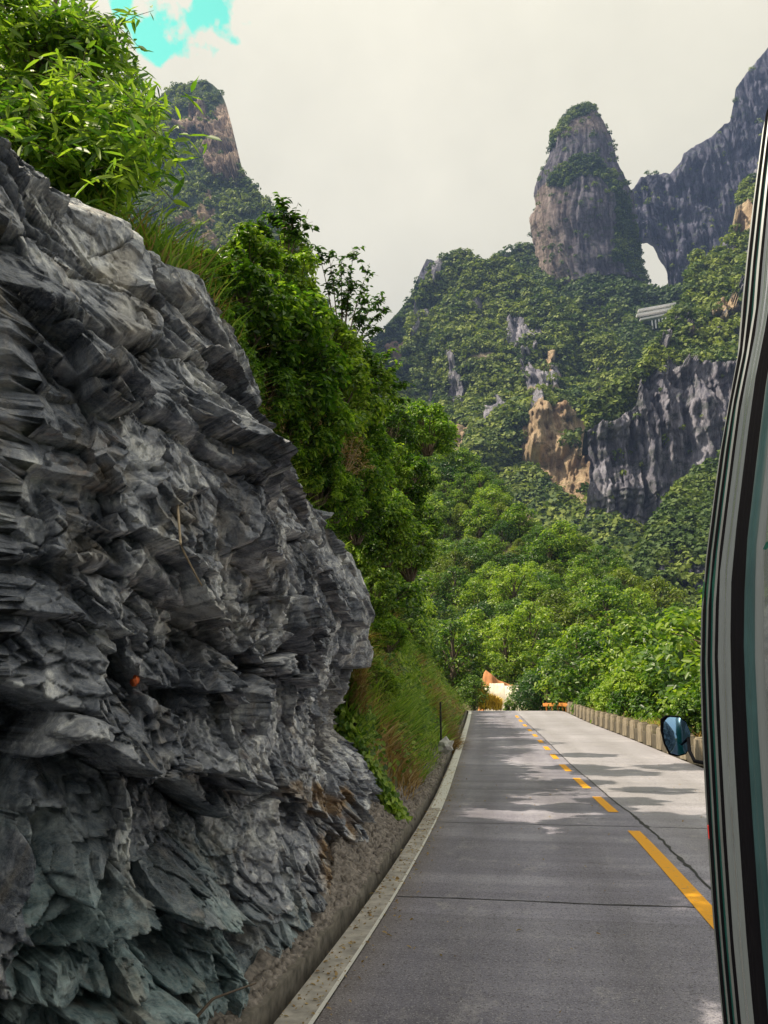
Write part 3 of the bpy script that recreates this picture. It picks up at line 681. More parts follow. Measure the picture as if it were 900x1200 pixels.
# ------------------------------------------------------------------ mountains
def inpoly(px, py, poly):
    inside = np.zeros(px.shape, bool); n = len(poly)
    for i in range(n):
        x1, y1 = poly[i]; x2, y2 = poly[(i+1) % n]
        c = ((y1 > py) != (y2 > py)) & (px < (x2-x1)*(py-y1)/((y2-y1) if y2 != y1 else 1e-9)+x1); inside ^= c
    return inside
CROWNS = []       # (points, radius) for the far canopy
def body(name, top, bot, D, thick, mat, label, nx, nv, rocks=(), warms=(), bares=(), rock_all=0, amp=10, fis=0, seed=0, crown=None, bulge=.0, edge=0, ridges=0, lift=0, rnoise=0):
    """a mountain: front slope from its foot to its crest, then over the crest and down its back (closed, real depth)"""
    tx = np.array([p[0] for p in top]); ty = np.array([p[1] for p in top]); bx = np.array([p[0] for p in bot]); by = np.array([p[1] for p in bot])
    cx = np.linspace(tx[0], tx[-1], nx); t_ = np.interp(cx, tx, ty); b_ = np.interp(cx, bx, by)
    t_ = t_ + edge*fbm(cx*.06, cx*0, s=seed+5, o=4)
    v = np.linspace(0, 1, nv); PX = np.repeat(cx[:, None], nv, 1); PY = b_[:, None]*(1-v)+t_[:, None]*v
    U = (cx-cx[0])/(cx[-1]-cx[0])
    Y = D(PX, PY)
    Y = Y - bulge*np.sin(np.pi*U)[:, None]
    Pt = at(PX, PY, Y)
    x, y, z = Pt[..., 0], Pt[..., 1], Pt[..., 2]
    s = 1/amp/6
    q1 = PX+9*fbm(x*s*3, z*s*3, y*s*.5, s=seed+1, o=3); q2 = PY+9*fbm(x*s*3, z*s*3, y*s*.5, s=seed+2, o=3)
    rk = np.full(PX.shape, float(rock_all)); wm = np.zeros(PX.shape); ba = np.zeros(PX.shape)
    for pl in rocks: rk = np.maximum(rk, inpoly(q1, q2, pl)*1.)
    if rnoise: rk = np.maximum(rk, ((fbm(x*s*5, y*s*1.5, z*s*1.6, s=seed+21, o=4) > rnoise)*1.)*(v > .04))
    for pl in warms: m_ = inpoly(q1, q2, pl); rk = np.maximum(rk, m_*1.); wm = np.maximum(wm, m_*1.)
    for ln, w_ in bares: ba = np.maximum(ba, 1-sstep(w_*.6, w_, polydist(PX, PY+2.0*vnoise(PX*.25, PY*0, s=seed+9), ln)))
    env = np.minimum(1, (1-v)*9+.25)
    dsp = amp*fbm(x*s, y*s, z*s, s=seed+3, o=5)
    if ridges:
        rn = 1-np.abs(fbm(x*s*.8, y*s*.4, z*s*.35, s=seed+6, o=3)); dsp = dsp - ridges*(rn-.6)
    cl = fis*.7*fbm(x*s*11, y*s*3, z*s*1.4, s=seed+14, o=4, gain=.6) + fis*(1-np.abs(fbm(x*s*3.2, y*s, z*s*.45, s=seed+4, o=4))) + fis*.6*np.floor(3*fbm(x*s*1.5, z*s*2.2, y*s, s=seed+7, o=2))/3
    Pt[..., 1] -= (dsp + cl*rk)*env*.9
    Pt[..., 0] += (.35*amp*fbm(x*s*1.3, y*s, z*s*1.3, s=seed+8, o=4))*env
    # back side
    nb = 5; back = []
    for k in range(1, nb+1):
        f = k/nb; Q = Pt[:, -1].copy(); Q[:, 1] += thick*math.sin(f*math.pi/2); zb = (Pt[:, 0, 2]-CH)*(Pt[:, 0, 1]+thick)/Pt[:, 0, 1]*1.01+CH if lift else Pt[:, 0, 2]
        Q[:, 2] = Q[:, 2] + (np.minimum(zb, Q[:, 2])-Q[:, 2])*f**1.6; back.append(Q)
    back.append(Pt[:, 0].copy())
    A = np.concatenate([Pt, np.stack(back, 1)], 1); nn = A.shape[1]
    F = grid_faces(nx, nn)
    pad = lambda a, k: np.concatenate([a, np.full((nx, nb+1), k)], 1)
    # caps: collapse the end columns
    me = np_mesh(name, A.reshape(-1, 3), F, {'ground': np.stack([pad(rk, float(rock_all)).ravel(), pad(wm, 0).ravel(), pad(ba, 0).ravel()], -1)})
    o = tag(link_mesh(name, me, mat, smooth=False), label, 'mountain', kind='structure')
    if crown:
        cnt, rr, var = crown[:3]; r2 = np.random.default_rng(seed+77)
        i = r2.random(cnt)*(nx-1); j = r2.random(cnt)**1*(nv-1)
        I, J = i.astype(int), j.astype(int); fi, fj = (i-I)[:, None], (j-J)[:, None]; I2, J2 = np.minimum(I+1, nx-1), np.minimum(J+1, nv-1)
        q = (Pt[I, J]*(1-fi)+Pt[I2, J]*fi)*(1-fj)+(Pt[I, J2]*(1-fi)+Pt[I2, J2]*fi)*fj
        rk_ = rk[I, J]; ba_ = ba[I, J]; ok = (ba_ < .3) & ((rk_ < .5) | (r2.random(cnt) < (crown[3] if len(crown) > 3 else .06)))
        q = q[ok]; CROWNS.append((q, rr*(.55+1.15*r2.random(len(q))**2.2), seed))
    return Pt, rk
# far blue wall with the arch's outer jamb and lintel
top = [(728, 232), (742, 222), (752, 207), (765, 203), (785, 205), (798, 190), (800, 182), (825, 165), (845, 150), (855, 145), (858, 130), (855, 118), (862, 104), (880, 80), (900, 56), (940, 20), (1000, 0), (1080, 30)]
top = [p for i, p in enumerate(top) if i == 0 or p[0] > top[i-1][0]]
bot = [(728, 283), (752, 283), (757, 283), (766, 286), (772, 300), (779, 312), (782, 325), (785, 345), (790, 420), (1080, 460)]
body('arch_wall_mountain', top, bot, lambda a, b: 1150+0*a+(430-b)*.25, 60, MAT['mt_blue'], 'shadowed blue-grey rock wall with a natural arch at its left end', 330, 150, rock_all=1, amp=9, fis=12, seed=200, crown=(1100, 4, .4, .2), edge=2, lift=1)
# spire
def spire():
    prof = [(345, 636, 762), (333, 632, 759), (318, 626, 754), (300, 624, 750), (275, 619, 748), (262, 619, 749), (240, 624, 746), (222, 624, 738), (206, 628, 727), (190, 637, 722), (170, 641, 717), (158, 646, 712), (145, 655, 706), (136, 665, 702), (130, 674, 697), (127, 684, 686)]
    ny_, na = 240, 260; P_ = []; Y0 = 1000.
    py = np.linspace(345, 127, ny_); pr = np.array(prof)[::-1]
    lf = np.interp(py, pr[:, 0], pr[:, 1]); rt = np.interp(py, pr[:, 0], pr[:, 2])
    a = np.linspace(0, 2*math.pi, na, endpoint=False)
    A, PYY = np.meshgrid(a, py, indexing='ij'); cen = np.repeat(((lf+rt)/2)[None], na, 0); hw = np.repeat(((rt-lf)/2)[None], na, 0)
    wd = hw/FPX*Y0*.985
    c3 = at(cen, PYY, np.full(A.shape, Y0))
    x, z = c3[..., 0]+wd*np.cos(A), c3[..., 2]; y = Y0+wd*.8*np.sin(A)
    s = 1/70
    n = 1+.04*fbm(np.cos(A)*2.2+5, np.sin(A)*2.2, z*s, s=230, o=4)-.10*np.abs(fbm(np.cos(A)*6, np.sin(A)*6, z*.010, s=231, o=4))*(.25+.75*np.abs(np.sin(A)))+.05*np.floor(4*fbm(np.cos(A)*.8+2, z*.035, np.sin(A)*.8, s=232, o=3))/4+.035*fbm(np.cos(A)*14, np.sin(A)*14, z*.03, s=236, o=4)*(.3+.7*np.abs(np.sin(A)))
    n = n+.05*sstep(290, 250, PYY)
    X_ = c3[..., 0]+wd*n*np.cos(A); Y_ = Y0+wd*.8*n*np.sin(A)
    Pt = np.stack([X_, Y_, z], -1)
    q1 = cen+hw*np.cos(A); q2 = PYY+8*fbm(X_*.03, z*.03, Y_*.03, s=233, o=3)
    rk = np.ones(A.shape)
    for pl in ([(640, 222), (668, 206), (700, 200), (735, 236), (728, 246), (695, 224), (655, 238), (636, 232)], [(650, 130), (720, 120), (700, 140), (668, 150), (645, 176), (638, 180)], [(722, 255), (740, 262), (780, 345), (715, 335)], [(690, 222), (722, 232), (742, 262), (728, 275), (712, 246)]):
        rk = np.where(inpoly(q1+4*vnoise(z*.06, X_*.06, s=240), q2, pl), 0, rk)
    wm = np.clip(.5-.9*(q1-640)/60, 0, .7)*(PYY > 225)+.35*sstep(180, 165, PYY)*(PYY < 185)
    F = grid_faces(na, ny_, wrap=True)
    o = link_mesh('rock_spire', np_mesh('rock_spire', Pt.reshape(-1, 3), F[:, ::-1], {'ground': np.stack([rk.ravel(), wm.ravel(), 0*rk.ravel()], -1)}), MAT['mt_spire'])
    tag(o, 'tall rounded limestone spire with a dark wooded cap', 'mountain', kind='structure')
    r2 = np.random.default_rng(9); i = r2.integers(0, na, 5200); j = r2.integers(0, ny_-2, 5200); ok = (rk[i, j] < .5) | (r2.random(5200) < .05)
    i, j = i[ok], j[ok]; CROWNS.append((Pt[i, j]+r2.normal(size=(len(i), 3))*1.5, 2.8+2*r2.random(len(i)), 230))
    j = np.full(90, ny_-2); i = r2.integers(0, na, 90); f = r2.random(90)[:, None]
    tp = at(684, 129, Y0); CROWNS.append((Pt[i, j]*f+tp*(1-f), 4+2*r2.random(90), 231))
spire()
# wooded saddle under the spire and the arch
top = [(560, 318), (585, 300), (600, 292), (622, 285), (640, 302), (680, 320), (720, 322), (750, 330), (762, 338), (775, 343), (790, 338), (830, 345), (900, 350)]
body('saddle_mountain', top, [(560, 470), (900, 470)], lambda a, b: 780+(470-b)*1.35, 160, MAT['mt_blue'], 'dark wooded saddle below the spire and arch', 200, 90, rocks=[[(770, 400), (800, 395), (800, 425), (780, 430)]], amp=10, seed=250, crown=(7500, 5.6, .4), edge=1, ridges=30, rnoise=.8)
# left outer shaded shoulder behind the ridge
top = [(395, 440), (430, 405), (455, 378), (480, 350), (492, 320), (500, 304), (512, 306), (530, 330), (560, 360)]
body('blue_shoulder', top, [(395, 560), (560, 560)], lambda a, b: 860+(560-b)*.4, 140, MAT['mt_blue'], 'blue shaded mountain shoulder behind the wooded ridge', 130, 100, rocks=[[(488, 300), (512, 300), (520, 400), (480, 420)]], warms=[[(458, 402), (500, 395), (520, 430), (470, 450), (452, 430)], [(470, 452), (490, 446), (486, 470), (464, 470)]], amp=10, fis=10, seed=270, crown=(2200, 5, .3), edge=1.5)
# main central ridge
top = [(440, 470), (470, 420), (490, 345), (503, 312), (520, 303), (540, 300), (560, 304), (590, 303), (610, 320), (640, 345), (670, 360), (700, 385), (725, 405), (745, 425), (760, 440), (790, 460)]
roads = [([(548, 425), (570, 420), (582, 421)], 5), ([(598, 462), (625, 463), (650, 461)], 4), ([(655, 440), (672, 448), (690, 456), (702, 457)], 5), ([(700, 450), (712, 455)], 7), ([(700, 478), (722, 476)], 5)]
cl_w = [[(598, 500), (625, 488), (680, 486), (712, 492), (716, 540), (690, 600), (660, 575), (640, 560), (612, 535)], [(533, 500), (548, 496), (550, 530), (536, 534)], [(545, 536), (572, 540), (566, 552), (546, 546)], [(640, 412), (652, 412), (652, 432), (642, 430)], [(596, 588), (606, 585), (630, 600), (628, 622), (612, 620)]]
Pm, rkm = body('ridge_mountain', top, [(440, 760), (790, 760)], lambda a, b: 430+(760-b)*.85+60*sstep(560, 440, b), 220, MAT['mt_mid'], 'broad green ridge with pale cliffs and switchback road scars', 300, 260, rocks=[[(590, 375), (615, 366), (620, 395), (600, 400)], [(555, 480), (580, 462), (585, 480), (560, 500)]], warms=cl_w, bares=roads, amp=17, fis=16, seed=300, crown=(17500, 4.9, .5, .012), edge=2, ridges=64, rnoise=.62)
# right-hand ridge above the grey cliff
top = [(690, 470), (715, 455), (740, 445), (760, 420), (775, 385), (800, 352), (815, 296), (828, 308), (842, 290), (858, 275), (866, 225), (880, 205), (900, 190), (960, 150), (1080, 140)]
bares = [([(810, 392), (830, 384), (850, 376), (866, 368)], 4.5)]
body('right_ridge', top, [(690, 640), (1080, 640)], lambda a, b: 560+np.clip(430-b, 0, 400)*1.0-(b > 430)*0+(np.clip(b-430, 0, 300))*-.10, 200, MAT['mt_mid'], 'right-hand ridge, wooded above a streaked grey-violet cliff', 300, 220,
     rocks=[[(655, 590), (700, 500), (735, 482), (770, 440), (800, 425), (870, 425), (1080, 425), (1080, 640), (700, 640)]], warms=[[(852, 258), (880, 240), (880, 270), (856, 272)], [(838, 355), (862, 352), (862, 372), (842, 372)]], bares=bares, amp=9, fis=16, seed=330, crown=(13500, 4.0, .45, .006), edge=2, rnoise=.66)
# lower dark wooded slope at right
top = [(735, 690), (750, 650), (768, 612), (790, 580), (815, 552), (840, 538), (880, 520), (960, 500), (1080, 480)]
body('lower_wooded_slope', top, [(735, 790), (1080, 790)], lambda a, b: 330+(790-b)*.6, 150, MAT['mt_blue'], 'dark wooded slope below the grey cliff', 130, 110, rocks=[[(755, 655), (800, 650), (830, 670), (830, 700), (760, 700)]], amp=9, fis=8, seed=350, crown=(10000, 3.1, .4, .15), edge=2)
# left peak
top = [(60, 300), (120, 210), (165, 150), (182, 116), (193, 108), (208, 100), (222, 96), (234, 95), (246, 99), (255, 106), (261, 114), (266, 130), (272, 150), (277, 170), (284, 200), (292, 212), (310, 232), (330, 246), (342, 262), (350, 280), (362, 330), (420, 400), (500, 520)]
body('left_peak', top, [(60, 560), (500, 620)], lambda a, b: 520+(560-b)*.75, 180, MAT['mt_left'], 'distant left peak with banded pink cliffs above trees', 250, 260, rocks=[[(222, 122), (240, 125), (240, 158), (222, 156)], [(205, 140), (225, 140), (225, 160), (200, 160)], [(238, 170), (255, 120), (266, 115), (278, 170), (288, 210), (260, 214), (240, 200)], [(246, 125), (268, 120), (274, 165), (250, 165)], [(330, 262), (350, 262), (352, 290), (338, 290)]], warms=[[(240, 232), (250, 226), (246, 260), (234, 262)], [(206, 258), (246, 262), (244, 268), (206, 266)], [(225, 282), (260, 280), (260, 292), (224, 292)]], amp=7, fis=10, seed=380, crown=(12500, 3.9, .4, .015), edge=2)

# far canopy: irregular crowns, thousands of them, one mass
def canopy():
    VV, RR = [], []; r2 = np.random.default_rng(3); K = 44
    for q, r, sd in CROWNS:
        n = len(q); d = r2.normal(size=(n, K, 3)); d /= np.linalg.norm(d, axis=2)[..., None]; d[..., 2] = np.abs(d[..., 2])*np.where(r2.random((n, K)) < .8, 1, -.6)
        rr = r[:, None, None]; c = q[:, None]+np.array([0, -.3, .15])*rr+d*rr*(.55+.45*r2.random((n, K, 1)))*np.array([1, 1, .9])
        N = d*.8+np.array([0, 0, .35])+r2.normal(size=(n, K, 3))*.45; N /= np.linalg.norm(N, axis=2)[..., None]
        T = np.cross(N, r2.normal(size=(n, K, 3))); T /= np.linalg.norm(T, axis=2)[..., None]+1e-9; B = np.cross(N, T)
        s_ = rr*(.17+.19*r2.random((n, K, 1)))
        P_ = np.stack([c-T*s_, c+B*s_*.75, c+T*s_, c-B*s_*.75], 2)
        VV.append(P_.reshape(-1, 3)); RR.append((.45 if sd in (350, 250, 270, 230, 231) else 1)*np.repeat((r2.random(n)[:, None]*.65+.4*r2.random((n, K))).ravel(), 4))  # shade on these slopes is painted into their crown tone
    V = np.concatenate(VV); return V, np.arange(len(V)).reshape(-1, 4), np.concatenate(RR)
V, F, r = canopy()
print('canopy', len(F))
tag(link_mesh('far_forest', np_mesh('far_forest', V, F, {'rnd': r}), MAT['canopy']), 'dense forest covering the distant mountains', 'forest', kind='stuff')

# ------------------------------------------------------------------ near wooded hill beyond the road (its trees are things)
topA = [(330, 395), (380, 420), (430, 460), (470, 490), (510, 520), (560, 562), (600, 610), (640, 640), (680, 656), (715, 674), (738, 698), (748, 716), (790, 735), (900, 745)]
Pa, _ = body('wooded_hill', topA, [(330, 860), (520, 860), (600, 840), (900, 850)], lambda a, b: 98+(840-b)*.42+20*sstep(650, 750, a)*0, 60, MAT['soil'], 'wooded hillside beyond the crest of the road', 150, 110, amp=5, seed=420)
for o in [bpy.data.objects['wooded_hill']]: pass

tree_protos = [
    make_tree('broadleaf_tree', 1, 8.5, 3.6, 24, 150, .42, .55, 'leaf_tree', 'green broadleaf tree on the wooded hillside', 'tree', low=.12),
    make_tree('broadleaf_tree', 2, 7.0, 3.9, 22, 150, .42, .55, 'leaf_dark', 'dark broadleaf tree on the wooded hillside', 'tree', low=.10),
    make_tree('broadleaf_tree', 3, 7.5, 3.4, 22, 140, .40, .5, 'leaf_yellow', 'yellow-green broadleaf tree on the wooded hillside', 'tree', low=.12),
    make_tree('broadleaf_tree', 4, 9.5, 3.2, 24, 140, .40, .5, 'leaf_tree', 'tall green broadleaf tree on the wooded hillside', 'tree', low=.15)]
LBL = ['rounded mid-green tree among the woods beyond the road crest', 'dark green tree among the woods beyond the road crest', 'yellow-green tree among the woods beyond the road crest', 'taller green tree among the woods beyond the road crest']
KIND = ['mid-green rounded tree', 'dark green spreading tree', 'yellow-green tree', 'taller pointed green tree']
def hill_label(k, q, w):
    v = 'near the hilltop' if w < 590 else 'high on the hill' if w < 660 else 'halfway up the hill' if w < 725 else 'low on the hill'
    h = 'beside the left slope' if q < 500 else 'left of the pale wall' if q < 560 else 'over the pale wall' if q < 620 else 'under the orange cliff' if q < 680 else 'under the grey cliff' if q < 740 else 'next to the bus'
    return KIND[k]+' '+v+', '+h
used = set()
def put(protos, k, loc, sc, label, group, rx_=0, ry__=0):
    p = protos[k]; rot = (rx_, ry__, random.random()*6.28)
    if id(p) not in used:
        used.add(id(p)); p.location = loc; p.rotation_euler = rot; p.scale = (sc,)*3; p['label'] = label; p['group'] = group; return p
    return dup(p, loc, rot, sc, label, group)
rt = random.Random(4)
pts = []
for tries in range(6000):
    if len(pts) >= 215: break
    i, j = rt.randrange(0, 150), rt.randrange(12, 108); p = Pa[i, j]
    q, w = proj(p)
    if q < 468 or q > 800: continue
    if all((p[0]-s[0])**2+(p[1]-s[1])**2*.35+(p[2]-s[2])**2 > 3.9**2 for s in pts):
        pts.append(p)
        k = rt.choices([0, 1, 2, 3], [4, 3, 5 if w < 670 else 2, 2])[0]  # more yellow trees near the top: sunlit crest put into leaf colour
        put(tree_protos, k, (p[0], p[1], p[2]-1.2), rt.choice([.55, .7, .8, .9, 1.0, 1.15, 1.25])*rt.uniform(.92, 1.08), hill_label(k, q, w), 'trees on the hill beyond the crest')
print('hill trees', len(pts))
# hill trees on the near slope above the bank
pts2 = []
for tries in range(4000):
    if len(pts2) >= 46: break
    y = rt.uniform(20, 92); d = rt.uniform(4.2, 17); x = float(foot(y))-d; z = float(hill_z(np.array(x), np.array(y)))
    if all(math.hypot(x-s[0], y-s[1]) > 3.4 for s in pts2):
        pts2.append((x, y)); k = rt.choices([0, 1, 2, 3], [4, 3, 1, 2])[0]
        put(tree_protos, k, (x, y, z-.5), rt.uniform(.5, .75), KIND[k]+' above the grassy bank, '+('just behind the rock face' if y < 32 else 'halfway along the road' if y < 55 else 'near the road crest' if y < 75 else 'beyond the road crest')+(', low down' if d < 9 else ', high up'), 'trees on the slope above the bank')
# trees behind the guard wall
pts3 = []
for tries in range(4000):
    if len(pts3) >= 40: break
    y = rt.uniform(22, 92); d = rt.uniform(8.0, 24); x = float(xc(y))+d
    if y > 72 : x = float(xc(72))+d-3 + (y-72)*-.12
    z = float(zc(min(y, 85)))-.6-.22*max(0, d-9)
    if all(math.hypot(x-s[0], y-s[1]) > 3.6 for s in pts3):
        pts3.append((x, y)); k = rt.choices([0, 1, 3], [4, 2, 2])[0]; s = rt.uniform(.75, 1.05)*(1.0 if d > 10 else .7)
        put(tree_protos, k, (x, y, z), s, KIND[k]+' behind the guard wall, '+('by the bus mirror' if y < 38 else 'halfway along it' if y < 56 else 'at its far end' if y < 74 else 'past its far end')+(', close' if d < 12 else ', set back' if d < 18 else ', down the valley'), 'trees behind the guard wall')

# shrubs: cliff top and bank
shrub_protos = [
    make_tree('shrub', 21, 3.2, 1.7, 40, 190, .18, .5, 'leaf_bush', 'leafy shrub overhanging the rock face', 'shrub', low=.08, trunk=False, tname='stems', cname='foliage', cs=.68),
    make_tree('shrub', 22, 2.6, 1.5, 36, 190, .17, .48, 'leaf_near', 'bright leafy shrub overhanging the rock face', 'shrub', low=.05, trunk=False, tname='stems', cname='foliage', droop=.3, cs=.68),
    make_tree('shrub', 23, 3.6, 1.5, 38, 180, .19, .45, 'leaf_bush', 'tall shrub on the cliff top', 'shrub', low=.15, trunk=False, tname='stems', cname='foliage', cs=.68)]
shrub_protos.append(make_tree('withered_shrub', 24, 2.4, 1.3, 20, 60, .12, .4, 'dry', 'brown withered shrub', 'shrub', low=.05, trunk=False, wood='twig', tname='stems', cname='foliage'))
def hz(x, y): return float(hill_z(np.array(float(x)), np.array(float(y))))
SH = [ # px, py of the shrub's middle, distance, scale, kind, tilt
    (250, 430, 9.6, .42, 1), (275, 370, 10.2, .60, 0), (325, 420, 11.2, .70, 1), (305, 335, 11.5, .55, 2), (328, 352, 12.2, .55, 0), (350, 480, 12.0, .55, 1),
    (378, 425, 13.6, .5, 2), (380, 470, 13.4, .58, 0), (415, 550, 14.3, .50, 1), (405, 455, 15.0, .58, 0), (440, 545, 18, .5, 2), (250, 330, 10.6, .36, 1), (225, 320, 9.5, .28, 0),
    (375, 560, 12.6, .32, 1), (440, 600, 17, .5, 1), (468, 560, 24, .6, 0), (490, 612, 30, .6, 2), (352, 372, 13.2, .42, 1), (410, 435, 15, .42, 0), (310, 370, 11.0, .6, 1), (235, 360, 9.3, .38, 1), (420, 515, 15.5, .5, 1), (470, 610, 26, .6, 0), (335, 300, 13.5, .30, 0), (292, 470, 10.6, .42, 3), (330, 490, 11.4, .45, 3), (365, 515, 12.2, .42, 3), (400, 530, 13.2, .4, 3), (310, 505, 11.5, .28, 1), (345, 545, 12.2, .33, 0), (392, 578, 13.2, .36, 1), (300, 497, 10.9, .28, 0), (418, 602, 14.8, .34, 0), (452, 622, 17, .45, 0), (480, 640, 22, .5, 2), (222, 405, 8.8, .26, 0), (214, 445, 8.9, .2, 1), (262, 452, 9.6, .3, 0), (500, 500, 26, .7, 1), (205, 312, 8.3, .22, 1), (238, 385, 9.0, .32, 1), (252, 418, 9.5, .30, 0), (300, 452, 10.6, .42, 1), (333, 502, 11.6, .38, 1), (362, 545, 12.4, .36, 1), (400, 835, 15.2, .22, 0), (393, 800, 15.0, .24, 1), (408, 868, 15.6, .2, 0), (398, 765, 14.9, .26, 2), (425, 850, 17.5, .28, 1), (440, 800, 19, .35, 0), (455, 740, 20, .35, 1), (430, 700, 17, .3, 0), (452, 505, 20, .45, 0)]
SL = ['dark-leaved shrub spilling over the edge of the rock face', 'bright green shrub spilling over the edge of the rock face', 'tall shrub among the bushes crowning the rock face']
POS = {}
def sh_label(k, px, py, sc):
    a_ = 'dry grass clump' if px < 245 else 'left bushes' if px < 300 else 'middle bushes' if px < 370 else 'right bushes' if px < 430 else 'roadside bushes'
    b_ = 'top of the' if py < 350 else 'upper part of the' if py < 420 else 'centre of the' if py < 500 else 'bottom of the'
    return (('larger ' if sc > .62 else 'smaller ')+['dark-leaved shrub', 'bright green shrub', 'tall shrub', 'brown withered shrub'][k]+' at the '+b_+' '+a_+' crowning the rock') if py < 660 else ['dark-leaved shrub', 'bright green shrub', 'tall shrub'][k]+' at the foot of the bank '+('beside the rock end' if px < 415 else 'in the grass past the rock end')
for px, py, Y, sc, k in SH:
    c = at(px, py, Y); h = (3.2, 2.6, 3.6, 2.4)[k]*sc
    put(shrub_protos, k, (c[0], c[1], c[2]-h*.5), sc, sh_label(k, px, py, sc), 'shrubs along the cliff top', rx_=rt.uniform(-.15, .15), ry__=rt.uniform(.0, .25))
# small shrubs over the bank and bottom of the slopes
for n in range(46):
    y = rt.uniform(17, 70); d = rt.uniform(2.6, 6); x = float(foot(y))-d; k = rt.choice([0, 1, 2])
    put(shrub_protos, k, (x, y, hz(x, y)-.25), rt.uniform(.35, .85), ['dark-leaved shrub', 'bright green shrub', 'upright shrub'][k]+' on the grassy bank, '+('near the rock face' if y < 28 else 'level with the middle dashes' if y < 45 else 'near the road crest' if y < 60 else 'at the road crest')+(', high up' if d > 4.3 else ', low down'), 'shrubs on the grassy bank', ry__=.3)
for n in range(34):
    y = rt.uniform(18, 70); x = float(xc(y))+rt.uniform(6.0, 8.6); k = rt.choice([0, 1, 2])
    put(shrub_protos, k, (x, y, float(zc(y))-.3), rt.uniform(.5, 1.1), ['dark-leaved shrub', 'bright green shrub', 'upright shrub'][k]+' behind the guard wall, '+('by the bus mirror' if y < 34 else 'a third of the way along' if y < 46 else 'two thirds of the way along' if y < 58 else 'at its far end'), 'shrubs behind the guard wall')

# the feathery tree at top left, with airy sprays
def feather_tree():
    root = tag(empty('feathery_tree', (-5.6, 7.4, 6.7)), 'bright green feathery tree leaning over the top of the rock face', 'tree')
    rng = np.random.default_rng(60); paths, C, N = [], [], []
    base = np.array([0, 0, 0.]); o3 = np.array([-5.6, 7.4, 6.7])
    TR = np.array([(0, 0, -.5), (.05, -.1, .8), (.1, -.1, 1.7), (.3, -.3, 2.8), (.5, -.4, 4.2)]); paths.append((TR, [.11, .09, .075, .05, .02]))
    tips = [(10, 60), (60, 30), (110, 20), (140, 60), (150, 110), (175, 150), (180, 190), (120, 150), (80, 110), (40, 140), (60, 190), (110, 215), (20, 200), (150, 175), (90, 60), (-30, 20), (-40, 120), (-20, 180), (100, 180), (140, 215), (30, 90), (70, 150), (20, 20), (-60, 60), (160, 215), (30, 185), (60, 215), (90, 235), (120, 240), (10, 165), (-10, 175), (185, 165), (150, 150), (40, 170), (100, 210), (130, 225), (70, 200)]
    D3 = []
    for (px, py) in tips:
        for rep in range(2):
            Y = rng.uniform(5.6, 9.2); D3.append(at(px+rng.normal()*12, py+rng.normal()*12, Y)-o3)
    for e in D3:
        s0 = TR[1]+(TR[3]-TR[1])*np.clip((e[2]+.5)/4, 0, 1); t = np.linspace(0, 1, 8)[:, None]
        P_ = s0*(1-t)+e*t; P_[:, 2] += .35*np.sin(t[:, 0]*math.pi*.8); paths.append((P_, np.linspace(.03, .006, 8)))
        for k in range(26):                        # twigs with hanging leaves
            tt = rng.uniform(.35, 1.05); p = s0*(1-tt)+e*tt; p[2] += .35*math.sin(tt*math.pi*.8)
            dirn = rng.normal(size=3)*np.array([1, 1, .5]); dirn[2] -= .25; dirn /= np.linalg.norm(dirn); ln = rng.uniform(.25, .6)
            q = p+dirn*ln; q[2] -= .12
            if k % 3 == 0: paths.append((np.array([p, (p+q)/2+(0, 0, .03), q]), [.006, .004, .002]))
            m = 11; tt2 = rng.random(m)[:, None]; C.append(p*(1-tt2)+q*tt2+rng.normal(size=(m, 3))*.03)
            N.append(np.tile([.3, -.5, .7], (m, 1))+rng.normal(size=(m, 3))*.5)
    tubes('trunk', paths, MAT['bark'], root, 5)
    C, N = np.concatenate(C), np.concatenate(N); V, F, r = leaves(C, N, .12+.12*rng.random(len(C)), .24, rng=rng)
    link_mesh('crown', np_mesh('crown', V, F, {'rnd': r}), MAT['leaf_near'], root)
feather_tree()

# airy twig standing out against the sky over the bushes
def sprig(tips, o3, label, seed, ratio=.5, ls=.08, mat='leaf_dark', nl=11, thick=.012):
    root = tag(empty('sapling', tuple(o3)), label, 'sapling'); rng = np.random.default_rng(seed); paths, C, N = [], [], []
    for px, py, Y in tips:
        e = at(px, py, Y)-o3; t = np.linspace(0, 1, 8)[:, None]; P_ = e*t; P_[:, 2] += .25*np.sin(t[:, 0]*math.pi); paths.append((P_, np.linspace(thick, .004, 8)))
        for k in range(nl):
            tt = rng.uniform(.55, 1.02); p = e*tt; p[2] += .25*math.sin(tt*math.pi); d = rng.normal(size=3); d[2] *= .4; d /= np.linalg.norm(d)
            q = p+d*rng.uniform(.05, .28); paths.append((np.array([p, (p+q)/2, q]), [.004, .003, .002]))
            m = 6; t2 = rng.random(m)[:, None]; C.append(p*(1-t2)+q*t2); N.append(np.tile([0, -.3, .9], (m, 1))+rng.normal(size=(m, 3))*.4)
    tubes('stem', paths, MAT['bark'], root, 5)
    C, N = np.concatenate(C), np.concatenate(N); V, F, r = leaves(C, N, ls*(.7+.6*rng.random(len(C))), ratio, rng=rng)
    link_mesh('foliage', np_mesh('foliage', V, F, {'rnd': r}), MAT[mat], root)
sprig([(415, 290, 14), (400, 300, 14), (385, 296, 13.5), (372, 290, 13.5), (430, 320, 14.5), (445, 350, 15), (430, 350, 14.5), (455, 360, 15), (410, 330, 14), (425, 370, 14.5), (445, 385, 15), (402, 345, 14)], at(400, 440, 14.2), 'slender dark sapling standing out against the sky above the bushes', 5, .5, .11, 'leaf_dark', 17, .02)
sprig([(330, 235, 12), (345, 250, 12), (318, 250, 12), (355, 262, 12.2), (300, 262, 11.6), (340, 270, 12)], at(335, 330, 12), 'light green sapling poking up from the left end of the bushes', 15, .5, .12, 'leaf_bush', 14, .015)
